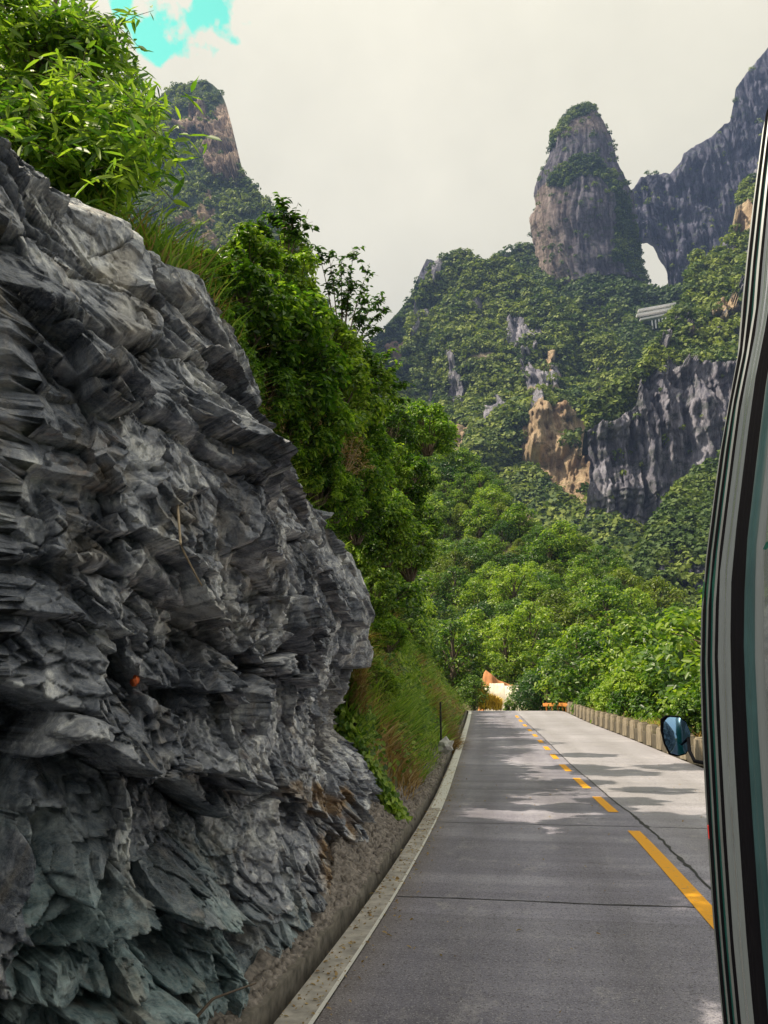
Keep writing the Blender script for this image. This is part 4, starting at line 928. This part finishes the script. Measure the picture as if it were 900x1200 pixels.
sprig([(430, 400, 15), (455, 410, 15.4), (470, 425, 15.8), (460, 440, 15.5), (478, 450, 16), (445, 430, 15), (470, 470, 16)], at(425, 500, 15.4), 'leafy sapling leaning right out of the bushes over the road', 16, .5, .12, 'leaf_bush', 16, .02)
# hanging plant on the rock and dead stalks
sprig([(370, 610, 13.2), (395, 590, 13.4), (350, 575, 13.0), (410, 610, 13.6), (380, 600, 13.0), (360, 590, 13.0), (400, 570, 13.5), (425, 600, 13.8)], at(372, 572, 13.3), 'bright fern-like plant hanging over the rounded end of the rock', 8, .3, .13, 'leaf_near', 14)
def stalk(pts_, r, label, name='dead_stalk'):
    P_ = np.array([at(a, b, Y) for a, b, Y in pts_]); t = np.linspace(0, len(P_)-1, 20)
    P_ = np.stack([np.interp(t, range(len(P_)), P_[:, k]) for k in range(3)], -1)
    return tag(tubes(name, [(P_, np.linspace(r, r*.5, 20))], MAT['twig'], None, 5), label, 'stalk')
def sy_(px, py, lift=.06):
    p = surf_pt(px, py); return (px, py, p[1]*(1-.02)-lift)
stalk([sy_(208, 590, .25), sy_(212, 640, .25), sy_(230, 675, .25), sy_(252, 712, .25)], .009, 'long pale dry stalk lying down the middle of the rock face')
stalk([sy_(268, 475, .3), sy_(271, 500, .3), sy_(273, 532, .3)], .010, 'short pale root hanging below the bushes onto the rock')
stalk([(370, 575, 12.6), (376, 610, 12.6), (380, 640, 12.7)], .012, 'thin pale stem hanging under the fern-like plant')
for k, (a, b, c_) in enumerate((((183, 340), (200, 345), (212, 352)), ((186, 342), (194, 362), (197, 386)), ((184, 344), (178, 360), (184, 378)))):
    stalk([(a[0], a[1], 7.6), (b[0], b[1], 7.5), (c_[0], c_[1], 7.5)], .013, ['bleached dry leaf stalk pointing right at the cliff edge', 'bleached dry leaf stalk drooping furthest down the cliff edge', 'shortest bleached dry stalk curling at the cliff edge'][k])
stalk([(470, 1146-6, 0)] and [(215+10, 1198, 5.15), (250, 1170, 5.3), (300, 1152, 5.6)], .012, 'thin dark bent stem at the foot of the rock face').data.materials[0] = MAT['bark']

# ------------------------------------------------------------------ crenellated guard wall
def guard_wall():
    root = tag(empty('guard_wall', (float(xc(30))+4.45, 30, float(zc(30)))), 'low weathered concrete guard wall with upright blocks along the right road edge', 'guard wall')
    o3 = np.array(root.location)
    m = plain('guard_concrete', (.08, .068, .05), .9, var=.45, scale=2.2)  # base darkened: shade in the gaps between blocks is painted in
    ys = np.arange(-12, 69, .5); pr = [(4.30, -.2), (4.32, .50), (4.36, .53), (4.60, .53), (4.64, .50), (4.66, -.2)]
    V = np.zeros((len(ys), len(pr), 3))
    for q, (x, z) in enumerate(pr): V[:, q, 0] = xc(ys)+x+.01*vnoise(ys*.8, ys*0+q); V[:, q, 1] = ys; V[:, q, 2] = zc(ys)+z
    link_mesh('wall_base', np_mesh('wall_base', V.reshape(-1, 3)-o3, grid_faces(len(ys), len(pr))), m, root)
    bm = bmesh.new(); box(bm, (0, 0, .42), (.42, 1.05, .90)); bmesh.ops.bevel(bm, geom=bm.edges[:], offset=.06, segments=3, affect='EDGES')
    for v in bm.verts:
        if v.co.z > .6: v.co.x *= .78; v.co.y *= .9
    me = bpy.data.meshes.new('block'); bm.to_mesh(me); bm.free(); me.materials.append(plain('block_concrete', (.27, .23, .17), .9, var=.4, scale=3))
    y = -11.
    while y < 68:
        o = bpy.data.objects.new('block', me); COL.objects.link(o); o.parent = root
        o.location = (float(xc(y))+4.48-o3[0], y-o3[1], float(zc(y))-o3[2]+.01*random.random())
        o.rotation_euler = (random.gauss(0, .01), random.gauss(0, .015), -math.atan2(float(xc(y+.5)-xc(y-.5)), 1)+random.gauss(0, .02))
        y += 1.95
guard_wall()
# orange guard rail where the wall ends
def orange_rail():
    y0, y1 = 68, 77; ys = np.linspace(y0, y1, 14); o3 = np.array([float(xc(y0))+4.4, y0, float(zc(y0))])
    root = tag(empty('guard_rail', tuple(o3)), 'orange painted guard rail curving round the bend past the wall', 'guard rail')
    m = plain('orange_paint', (.55, .21, .04), .6, var=.3, scale=3)
    def line(y): return np.array([float(xc(y))+4.4-(max(0, y-72)**1.5)*.04, y, float(zc(y))])
    V = []
    for y in ys:
        b = line(y)-o3
        for (dx, dz) in ((0, .40), (.04, .46), (0, .52), (.04, .6), (0, .68), (-.04, .68), (-.04, .40)): V.append(b+(dx, 0, dz))
    link_mesh('rail', np_mesh('rail', np.array(V), grid_faces(14, 7)), m, root)
    for y in np.linspace(y0+.5, y1-.5, 6):
        bm = bmesh.new(); box(bm, tuple(line(y)-o3+np.array([.1, 0, .3])), (.12, .14, .9)); bm_obj('post', bm, m, root, bevel=.01)
orange_rail()

# sunlit earth cut and pale wall where the road swings away
def far_bank():
    Y = 92.
    # pale retaining wall
    a, b = at(568, 834, Y), at(612, 832, Y-2); 
    root = tag(empty('retaining_wall', tuple(a)), 'sunlit pale wall at the bend beyond the road crest', 'wall')
    n = 60; V = []
    for i in range(n):
        t = i/(n-1); p = a*(1-t)+b*t-a; top = [(566, 806), (574, 806), (574.5, 801), (592, 801), (592.5, 804), (610, 804), (610.5, 810), (618, 810)]
        px = 568+44*t; ty = np.interp(px, [q[0] for q in top], [q[1] for q in top]); h = at(px, ty, Y)[2]-a[2]
        jg = .08*float(vnoise(np.array(i*1.7), np.array(2.)))
        V += [(p[0], p[1]-.45, -3), (p[0], p[1]-.25+jg, h*.5), (p[0], p[1]-.1-jg, h+jg*.5), (p[0], p[1]+.5, h), (p[0], p[1]+.6, -3)]
    link_mesh('wall_face', np_mesh('wall_face', np.array(V), grid_faces(n, 5)), plain('pale_render', (.78, .72, .62), .8, var=.22, scale=1.4), root)
    # orange earth above
    pl = [(560, 834), (563, 812), (566, 790), (569, 785), (576, 790), (584, 797), (598, 802), (606, 803), (611, 808), (613, 834)]
    xs = np.linspace(558, 613, 40); tp = np.interp(xs, [p[0] for p in pl], [p[1] for p in pl]); V = []
    for px, ty in zip(xs, tp):
        for k in range(10):
            f = k/9; p = at(px, 836*(1-f)+ty*f, Y+1.2+5*f); p = p+np.array([0, .5*vnoise(np.array(px*.3), np.array(f*5.))*1, 0]); V.append(p)
        p = V[-1]; V.append(p+np.array([0, 2.5, -.6])); V.append(p+np.array([0, 3.5, -8]))
    tag(link_mesh('earth_bank', np_mesh('earth_bank', np.array(V), grid_faces(40, 12)), MAT['orange_soil']), 'orange bare earth bank beyond the road crest', 'ground', kind='structure')
    rng = np.random.default_rng(4); n = 900; px = rng.uniform(562, 588, n); Yb = Y-2.5-rng.random(n)*2
    C = at(px, 833-rng.random(n)*(22 - (px-562)*.55), Yb); V, F, r = blades(C, .9, np.zeros(3), .09, rng, .7)
    m = plain('yellow_grass', (.75, .52, .05), .7, var=.3, scale=1)
    tag(link_mesh('yellow_weeds', np_mesh('yellow_weeds', V, F, {'rnd': r}), m), 'bright yellow weeds in the sun at the bend', 'weeds', kind='stuff')
    for px_, k_, s_ in ((626, 1, .55), (640, 1, .6), (556, 0, .45)):
        c = at(px_, 834, 88); put(tree_protos, k_, tuple(c), s_, {626: 'dark tree just right of the sunlit wall at the bend', 640: 'dark tree second to the right of the sunlit wall', 556: 'green tree just left of the sunlit wall at the bend'}[px_], 'trees at the bend')
    c = at(597, 829, 84)
    put(shrub_protos, 0, (c[0], c[1], c[2]-.6), .42, 'small dark bush in front of the sunlit wall at the bend', 'shrubs at the bend')
far_bank()
# thin black marker post and pale stone beside the kerb
p = at(517, 878, 26.5)
bm = bmesh.new(); bmesh.ops.create_cone(bm, cap_ends=True, segments=12, radius1=.035, radius2=.03, depth=1.5)
bmesh.ops.translate(bm, verts=bm.verts, vec=(0, 0, .72))
o = bm_obj('marker_post', bm, plain('black_post', (.02, .02, .02), .6)); o.location = p; tag(o, 'thin black post standing in the grass by the kerb', 'post')
bm = bmesh.new(); bmesh.ops.create_icosphere(bm, subdivisions=2, radius=.24)
for v in bm.verts:
    v.co *= 1+.5*float(vnoise(np.array(v.co.x*7), np.array(v.co.y*7), np.array(v.co.z*7))); v.co.z *= .9
o = bm_obj('pale_stone', bm, plain('white_stone', (.5, .49, .47), .8, var=.3, scale=6)); q = at(523, 874, 26.0); o.location = q; tag(o, 'pale boulder at the foot of the black post', 'stone')

# stair terraces below the arch
def terraces():
    a = at(768, 365, 905); root = tag(empty('stair_terrace', tuple(a)), 'white stepped terraces on pillars below the rock arch', 'terrace')
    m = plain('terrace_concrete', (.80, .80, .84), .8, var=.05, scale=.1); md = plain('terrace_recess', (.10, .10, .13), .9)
    bm = bmesh.new()
    for k, (x0, x1, y0, y1) in enumerate(((748, 792, 365, 357), (746, 790, 370.5, 362.5), (750, 786, 376, 369))):
        p0, p1 = at(x0, y0, 902-k*6)-a, at(x1, y1, 908-k*6)-a
        n = 2; d = p1-p0; L_ = np.linalg.norm(d)
        vs = []
        for q in (p0, p1):
            for (dy, dz) in ((-2, 0), (-2, 2.2), (5, 2.2), (5, 0)): vs.append(bm.verts.new(q+np.array([0, dy, dz])))
        for f in ((0, 1, 5, 4), (1, 2, 6, 5), (2, 3, 7, 6), (3, 0, 4, 7), (0, 3, 2, 1), (4, 5, 6, 7)): bm.faces.new([vs[i] for i in f])
    bmesh.ops.recalc_face_normals(bm, faces=bm.faces); bm_obj('terrace_deck', bm, m, root)
    bm = bmesh.new(); p0, p1 = at(747, 372, 912)-a, at(790, 360, 917)-a
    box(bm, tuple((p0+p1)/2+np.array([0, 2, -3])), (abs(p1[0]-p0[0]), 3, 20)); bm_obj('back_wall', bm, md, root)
    for k in range(6):
        p = at(764+k*4, 376-k*.8, 893)-a; bm = bmesh.new(); box(bm, (p[0], p[1], p[2]-5), (1.5, 1.5, 11)); bm_obj('pillar', bm, m, root)
terraces()

# ------------------------------------------------------------------ the bus
def bus():
    root = tag(empty('bus', (1.7, -3.0, 0)), 'dark teal bus with black-framed side windows, cut off by the photo edge', 'bus')
    o3 = np.array([1.7, -3.0, 0])
    zs = np.array([.32, .45, .9, 1.5, 1.8, 2.04, 2.25, 2.4, 2.57, 2.79, 2.94, 3.11, 3.32, 3.48, 3.58, 3.62])
    xs = np.array([.62, .57, .535, .497, .475, .462, .452, .450, .455, .475, .50, .530, .575, .66, .85, 1.10])
    xs = xs + .0
    YF, Y1, YB = 3.0, 1.86, -7.4; Wd = 2.5; xm = .45+Wd/2
    m_teal = plain('teal_paint', (.006, .055, .052), .3, var=.1, spec=.4); m_black = plain('black_rubber', (.003, .003, .005), .8, spec=.05); m_alu = plain('aluminium', (.13, .145, .16), .4, metal=.3, var=.2, spec=.4); m_pillar = plain('grey_teal_paint', (.022, .05, .06), .4, var=.25, spec=.3)
    m_glass, n, b = M('window_glass'); b.inputs['Base Color'].default_value = (.11, .13, .15, 1); b.inputs['Roughness'].default_value = .05; b.inputs['Specular IOR Level'].default_value = .75; b.inputs['Coat Weight'].default_value = .6; b.inputs['Coat Roughness'].default_value = .03
    def inset(y):                       # plan-view rounding of the front and rear corners
        y = np.asarray(y, float); f = np.clip((y-Y1)/(YF-Y1), 0, 1); r = np.clip((YB+.5-y)/.5, 0, 1)
        return 1.05*(1-np.sqrt(np.maximum(0, 1-f**2.2)))+.45*(1-np.sqrt(np.maximum(0, 1-r**2)))
    def sx(y, z, off=0): return np.interp(z, zs, xs)+inset(y)-off
    # widths of the body at each height, measured off the photo's outline of its front corner
    sil = np.array([(902, 165), (893, 200), (878, 300), (868, 385), (862, 450), (845, 530), (835, 600), (822, 700), (820, 780), (822, 850), (827, 950), (834, 1060), (842, 1150), (847, 1200)], float)
    yt = np.linspace(1.2, 2.9, 90); kz, kx = [], []
    for a_, b_ in sil:
        best = max(float(at(a_, b_, y_)[0]) - float(inset(y_)) for y_ in yt); y_ = yt[int(np.argmax([float(at(a_, b_, q)[0]) - float(inset(q)) for q in yt]))]
        kz.append(float(at(a_, b_, y_)[2])); kx.append(best)
    o_ = np.argsort(kz); kz = np.array(kz)[o_]; kx = np.array(kx)[o_]
    print('BUS', np.round(kz, 2), np.round(kx, 3))
    zl = np.array([.32, .45, .9]); zh_ = kz[-1]+np.array([.08, .14, .17]); xh = kx[-1]+np.array([.10, .30, .55])
    zs = np.concatenate([zl, kz, zh_]); xs = np.concatenate([[kx[0]+.09, kx[0]+.05, kx[0]+.02], kx, xh])
    ys = np.concatenate([np.linspace(YB, YB+.5, 8), np.linspace(YB+.6, Y1, 30)[:-1], Y1+(YF-Y1)*np.sin(np.linspace(0, math.pi/2, 16))])
    zz = np.concatenate([zs, np.full(4, 3.64)]); V = []
    nsec = 0
    for y in ys:
        sec = [(float(sx(y, z)), y, z) for z in zs]; sec = [(min(p[0], xm-.05), p[1], p[2]) for p in sec]
        secR = [(2*xm-p[0], p[1], p[2]) for p in sec[::-1]]
        ring = sec+[(xm, y, zs[-1]+.03)]+secR+[(xm, y, .32)]; nsec = len(ring); V += ring
    V = np.array(V)-o3; nu = len(ys); F = []
    for i in range(nu-1):
        for j in range(nsec): F.append((i*nsec+j, i*nsec+(j+1) % nsec, (i+1)*nsec+(j+1) % nsec, (i+1)*nsec+j))
    bm = bmesh.new(); bv = [bm.verts.new(v) for v in V]
    for f in F: bm.faces.new([bv[i] for i in f])
    bm.faces.new([bv[i] for i in range(nsec)]); bm.faces.new([bv[(nu-1)*nsec+i] for i in range(nsec)])
    bmesh.ops.recalc_face_normals(bm, faces=bm.faces); bm_obj('body', bm, m_teal, root, smooth=True)
    def patch(name, y0, y1, z0, z1, off, mat, parent=root, side=1, corner=0, depth=.03):
        """a panel that follows the body side, standing 'off' proud of it"""
        nyp, nzp = max(2, int((y1-y0)/.06)+2), 26; Vp = []
        for i in range(nyp):
            y = y0+(y1-y0)*i/(nyp-1)
            for j in range(nzp):
                t = j/(nzp-1); zlo, zhi = z0, z1
                if corner:
                    e = min(i, nyp-1-i)/(nyp-1)*(y1-y0); c_ = max(0, corner-e); dz = corner-math.sqrt(max(0, corner**2-c_**2)); zlo += dz; zhi -= dz
                z = zlo+(zhi-zlo)*t; x = float(sx(y, z, off)); Vp.append((x, y, z))
        for i in range(nyp):
            y = y0+(y1-y0)*i/(nyp-1)
            for j in range(nzp):
                z = Vp[i*nzp+j][2]; Vp.append((Vp[i*nzp+j][0]+depth, y, z))
        Vp = np.array(Vp)
        if side < 0: Vp[:, 0] = 2*xm-Vp[:, 0]
        Fg = grid_faces(nyp, nzp); o = nyp*nzp; Fs = [Fg, Fg[:, ::-1]+o]
        E = []
        for i in range(nyp-1):
            for j in (0, nzp-1): E.append((i*nzp+j, (i+1)*nzp+j, (i+1)*nzp+j+o, i*nzp+j+o))
        for j in range(nzp-1):
            for i in (0, nyp-1): E.append((i*nzp+j, i*nzp+j+1, i*nzp+j+1+o, i*nzp+j+o))
        return link_mesh(name, np_mesh(name, Vp-o3, np.concatenate(Fs+[np.array(E)])), mat, parent)
    def yat(px, row=850):
        """distance along the side at which its surface is seen at that picture column (on that row)"""
        yv = np.linspace(1.0, 2.15, 140); zv = np.linspace(1.6, 2.9, 90); res = []
        for y_ in yv:
            q_, w_ = proj(np.stack([sx(y_, zv), np.full(90, y_), zv], -1)); res.append(float(np.interp(-row, -w_[np.argsort(-w_)], q_[np.argsort(-w_)])))
        res = np.array(res); k = int(np.argmin(res)); return float(np.interp(-px, -res[:k+1], yv[:k+1]))
    zt_ = zs[-1]-.16; E = {p: yat(p) for p in (823, 825.5, 828, 830.5, 833, 834.5, 836, 839, 842, 844.5, 846, 861, 877, 879, 889, 891)}
    wt = kz[-1]-.75
    print('E', E, wt)
    for side in (1, -1):
        patch('trim', E[825.5], E[823], .6, zt_, 0.0015, m_alu, side=side); patch('trim', E[828], E[825.5]-.002, .6, zt_, 0.0030, m_black, side=side)
        patch('trim', E[833], E[830.5], .9, zt_, 0.0025, m_alu, side=side); patch('trim', E[834.5], E[833]-.002, .9, zt_, 0.0035, m_black, side=side)
        patch('trim', E[842], E[839], 1.0, zt_-.1, 0.0035, m_alu, side=side); patch('trim', E[844.5], E[842]-.002, 1.0, zt_-.1, 0.0040, m_black, side=side)
        patch('window', E[861], E[844.5]-.002, 1.2, wt+.25, 0.0015, m_glass, side=side)
        patch('pillar', E[877], E[861]-.001, 1.0, wt+.5, 0.0040, m_black, side=side)
        patch('pillar', E[889], E[877]-.001, 1.05, wt+.4, 0.0030, m_pillar, side=side)
        patch('window', .25, E[889]-.001, 1.3, wt, 0.0013, m_glass, side=side, corner=.12)
        patch('trim', .25, E[889]-.001, wt+.01, wt+.06, 0.0035, m_black, side=side)
        y = .18
        for k in range(4):
            patch('pillar', y-.10, y, 1.15, wt+.1, 0.0030, m_black, side=side)
            patch('window', y-1.72, y-.10, 1.3, wt, 0.0013, m_glass, side=side, corner=.12); y -= 1.82
        patch('trim', -7.0, E[861], wt+.52, wt+.55, 0.0030, m_alu, side=side); patch('trim', -7.0, E[861], .96, .99, 0.0030, m_alu, side=side)
        for wy in (.9, -5.0):
            bm = bmesh.new(); bmesh.ops.create_cone(bm, cap_ends=True, segments=40, radius1=.48, radius2=.48, depth=.28)
            bmesh.ops.rotate(bm, verts=bm.verts, matrix=Euler((0, math.pi/2, 0)).to_matrix()); bmesh.ops.bevel(bm, geom=[e for e in bm.edges if len(e.link_faces) == 2 and e.calc_face_angle(0) > 1], offset=.05, segments=3, affect='EDGES')
            X_ = .68 if side > 0 else 2*xm-.68
            bmesh.ops.translate(bm, verts=bm.verts, vec=(X_-o3[0], wy-o3[1], .485)); wh = bm_obj('wheel', bm, m_black, root, smooth=False)
            bm = bmesh.new(); bmesh.ops.create_cone(bm, cap_ends=True, segments=32, radius1=.27, radius2=.27, depth=.30); bmesh.ops.rotate(bm, verts=bm.verts, matrix=Euler((0, math.pi/2, 0)).to_matrix())
            bmesh.ops.translate(bm, verts=bm.verts, vec=(X_-o3[0], wy-o3[1], .485)); bm_obj('rim', bm, m_alu, wh)
    # windscreen
    V = []; nn = 15
    for j in range(9):
        for i in range(nn):
            t = -1+2*i/(nn-1); V.append((xm+t*.93, 3.012+.0-.012*t*t-.0, 1.25+1.9*j/8))
    me = np_mesh('windscreen', np.array(V)-o3, grid_faces(9, nn)); ws = link_mesh('windscreen', me, m_glass, root)
    md = ws.modifiers.new('s', 'SOLIDIFY'); md.thickness = .02
    for s_ in (-1, 1):
        bm = bmesh.new(); bmesh.ops.create_uvsphere(bm, u_segments=20, v_segments=10, radius=.13); bmesh.ops.scale(bm, verts=bm.verts, vec=(1, .35, .8)); bmesh.ops.translate(bm, verts=bm.verts, vec=(xm+s_*.75-o3[0], 3.01-o3[1], .85))
        bm_obj('headlight', bm, plain('lamp_glass', (.8, .8, .78), .1), root, smooth=True)
    # little red side lamp
    yl = E[825.5]; zl_ = float(at(826, 975, yl)[2]); p = np.array([float(sx(yl, zl_)), yl, zl_])-o3
    bm = bmesh.new(); box(bm, tuple(p), (.008, .010, .030)); bm_obj('side_lamp', bm, plain('red_lens', (.6, .03, .03), .3), root, bevel=.002)
    # mirror on its arm
    Ym = 3.55; c = at(791, 863, Ym); sc = Ym/FPX
    out = [(775, 843), (781, 838.5), (796, 839.5), (804, 845), (809.5, 858), (808, 876), (804, 884), (794, 886.5), (785, 884), (779, 872), (775, 856)]
    bm = bmesh.new(); n_ = len(out); P_ = [at(a, b, Ym) for a, b in out]
    f0 = [bm.verts.new((p-o3)) for p in P_]; mid = np.mean(P_, 0)
    f1 = [bm.verts.new(((p-mid)*1.02+mid+(0, .02, 0)-o3)) for p in P_]; f2 = [bm.verts.new(((p-mid)*.6+mid+(0, .085, 0)-o3)) for p in P_]
    for a, b in ((f0, f1), (f1, f2)):
        for i in range(n_): bm.faces.new((a[i], a[(i+1) % n_], b[(i+1) % n_], b[i]))
    bm.faces.new(f2); bm.faces.new(f0[::-1]); bmesh.ops.recalc_face_normals(bm, faces=bm.faces)
    mir = bm_obj('mirror', bm, m_black, root)
    bm = bmesh.new(); rings = []
    for f in (.93, .75, .55, .35, .15):
        rings.append([bm.verts.new((p-mid)*f+mid+np.array([0, -.020+.016*f*f+.05*(p[2]-mid[2])*f-.15*(p[0]-mid[0])*f, 0])-o3) for p in P_])
    for r0, r1 in zip(rings[:-1], rings[1:]):
        for i in range(n_): bm.faces.new((r0[i], r0[(i+1) % n_], r1[(i+1) % n_], r1[i]))
    bm.faces.new(rings[-1]); bmesh.ops.recalc_face_normals(bm, faces=bm.faces)
    mg, n, b = M('mirror_glass'); b.inputs['Base Color'].default_value = (.32, .55, .80, 1); b.inputs['Metallic'].default_value = 1; b.inputs['Roughness'].default_value = .05  # blue of the reflected sky is put into the glass tint
    gl = bm_obj('mirror_glass', bm, mg, mir, smooth=True)
    a0 = at(806, 858, Ym+.03); a1 = at(822, 893, 3.1); a2 = np.array([float(sx(2.6, 2.1))+.1, 2.62, 2.1])
    tubes('mirror_arm', [(np.array([a0, at(808, 880, Ym-.1), at(814, 892, Ym-.25), a2])-o3, np.full(4, .007))], m_black, root, 8)
bus()

# fallen leaves and grit along the road edge
rng = np.random.default_rng(88); n = 1500
y = 3.5+26*rng.random(n)**1.4; l_ = -LW-.27+np.abs(rng.normal(size=n))*.22; l_[: 250] = rng.uniform(-LW, 4.1, 250)
C = np.stack([xc(y)+l_, y, zc(y)+.022], -1); V, F, r = leaves(C, np.array([0, 0, 1.])+rng.normal(size=(n, 3))*.25, .018+.05*rng.random(n)**2, .5, rng=rng)
tag(link_mesh('leaf_litter', np_mesh('leaf_litter', V, F, {'rnd': r}), MAT['dry']), 'small dry leaves and grit strewn along the road edge', 'litter', kind='stuff')

# tell apart the plants that would otherwise share a label, by their order in the photo
bpy.context.view_layer.update()
same = {}
for o in S.objects:
    if o.parent is None and o.get('group') and o.get('label') and o.get('category') in ('tree', 'shrub'): same.setdefault(o['label'], []).append(o)
ORD = ['first', 'second', 'third', 'fourth', 'fifth', 'sixth', 'seventh', 'eighth', 'ninth', 'tenth']
for lab, os_ in same.items():
    if 1 < len(os_) <= 10:
        os_.sort(key=lambda o: float(proj(np.array(o.location))[0]))
        for k, o in enumerate(os_):
            extra = (', left one', ', right one')[k] if len(os_) == 2 else ', '+ORD[k]+' from left'
            lb = lab+extra
            for w_ in (' the ', ' concrete ', ' grassy '):
                if len(lb.split()) > 16: lb = lb.replace(w_, ' ')
            if len(lb.split()) <= 16: o['label'] = lb

# ------------------------------------------------------------------ haze
def haze():
    bm = bmesh.new(); bmesh.ops.create_cube(bm, size=1)
    for v in bm.verts: v.co = (v.co.x*2640*2, v.co.y*2640*2, 1300 if v.co.z > 0 else -60)
    m, n, b = M('haze_air'); n.nodes.remove(b)
    pv = nd(n, 'ShaderNodeVolumePrincipled'); pv.inputs['Color'].default_value = (.36, .52, 1.0, 1); pv.inputs['Density'].default_value = .00012; pv.inputs['Anisotropy'].default_value = .2
    n.links.new(pv.outputs[0], n.nodes['Material Output'].inputs['Volume'])
    tag(bm_obj('haze', bm, m), 'thin bluish haze between the mountains', 'haze', kind='stuff')
haze()
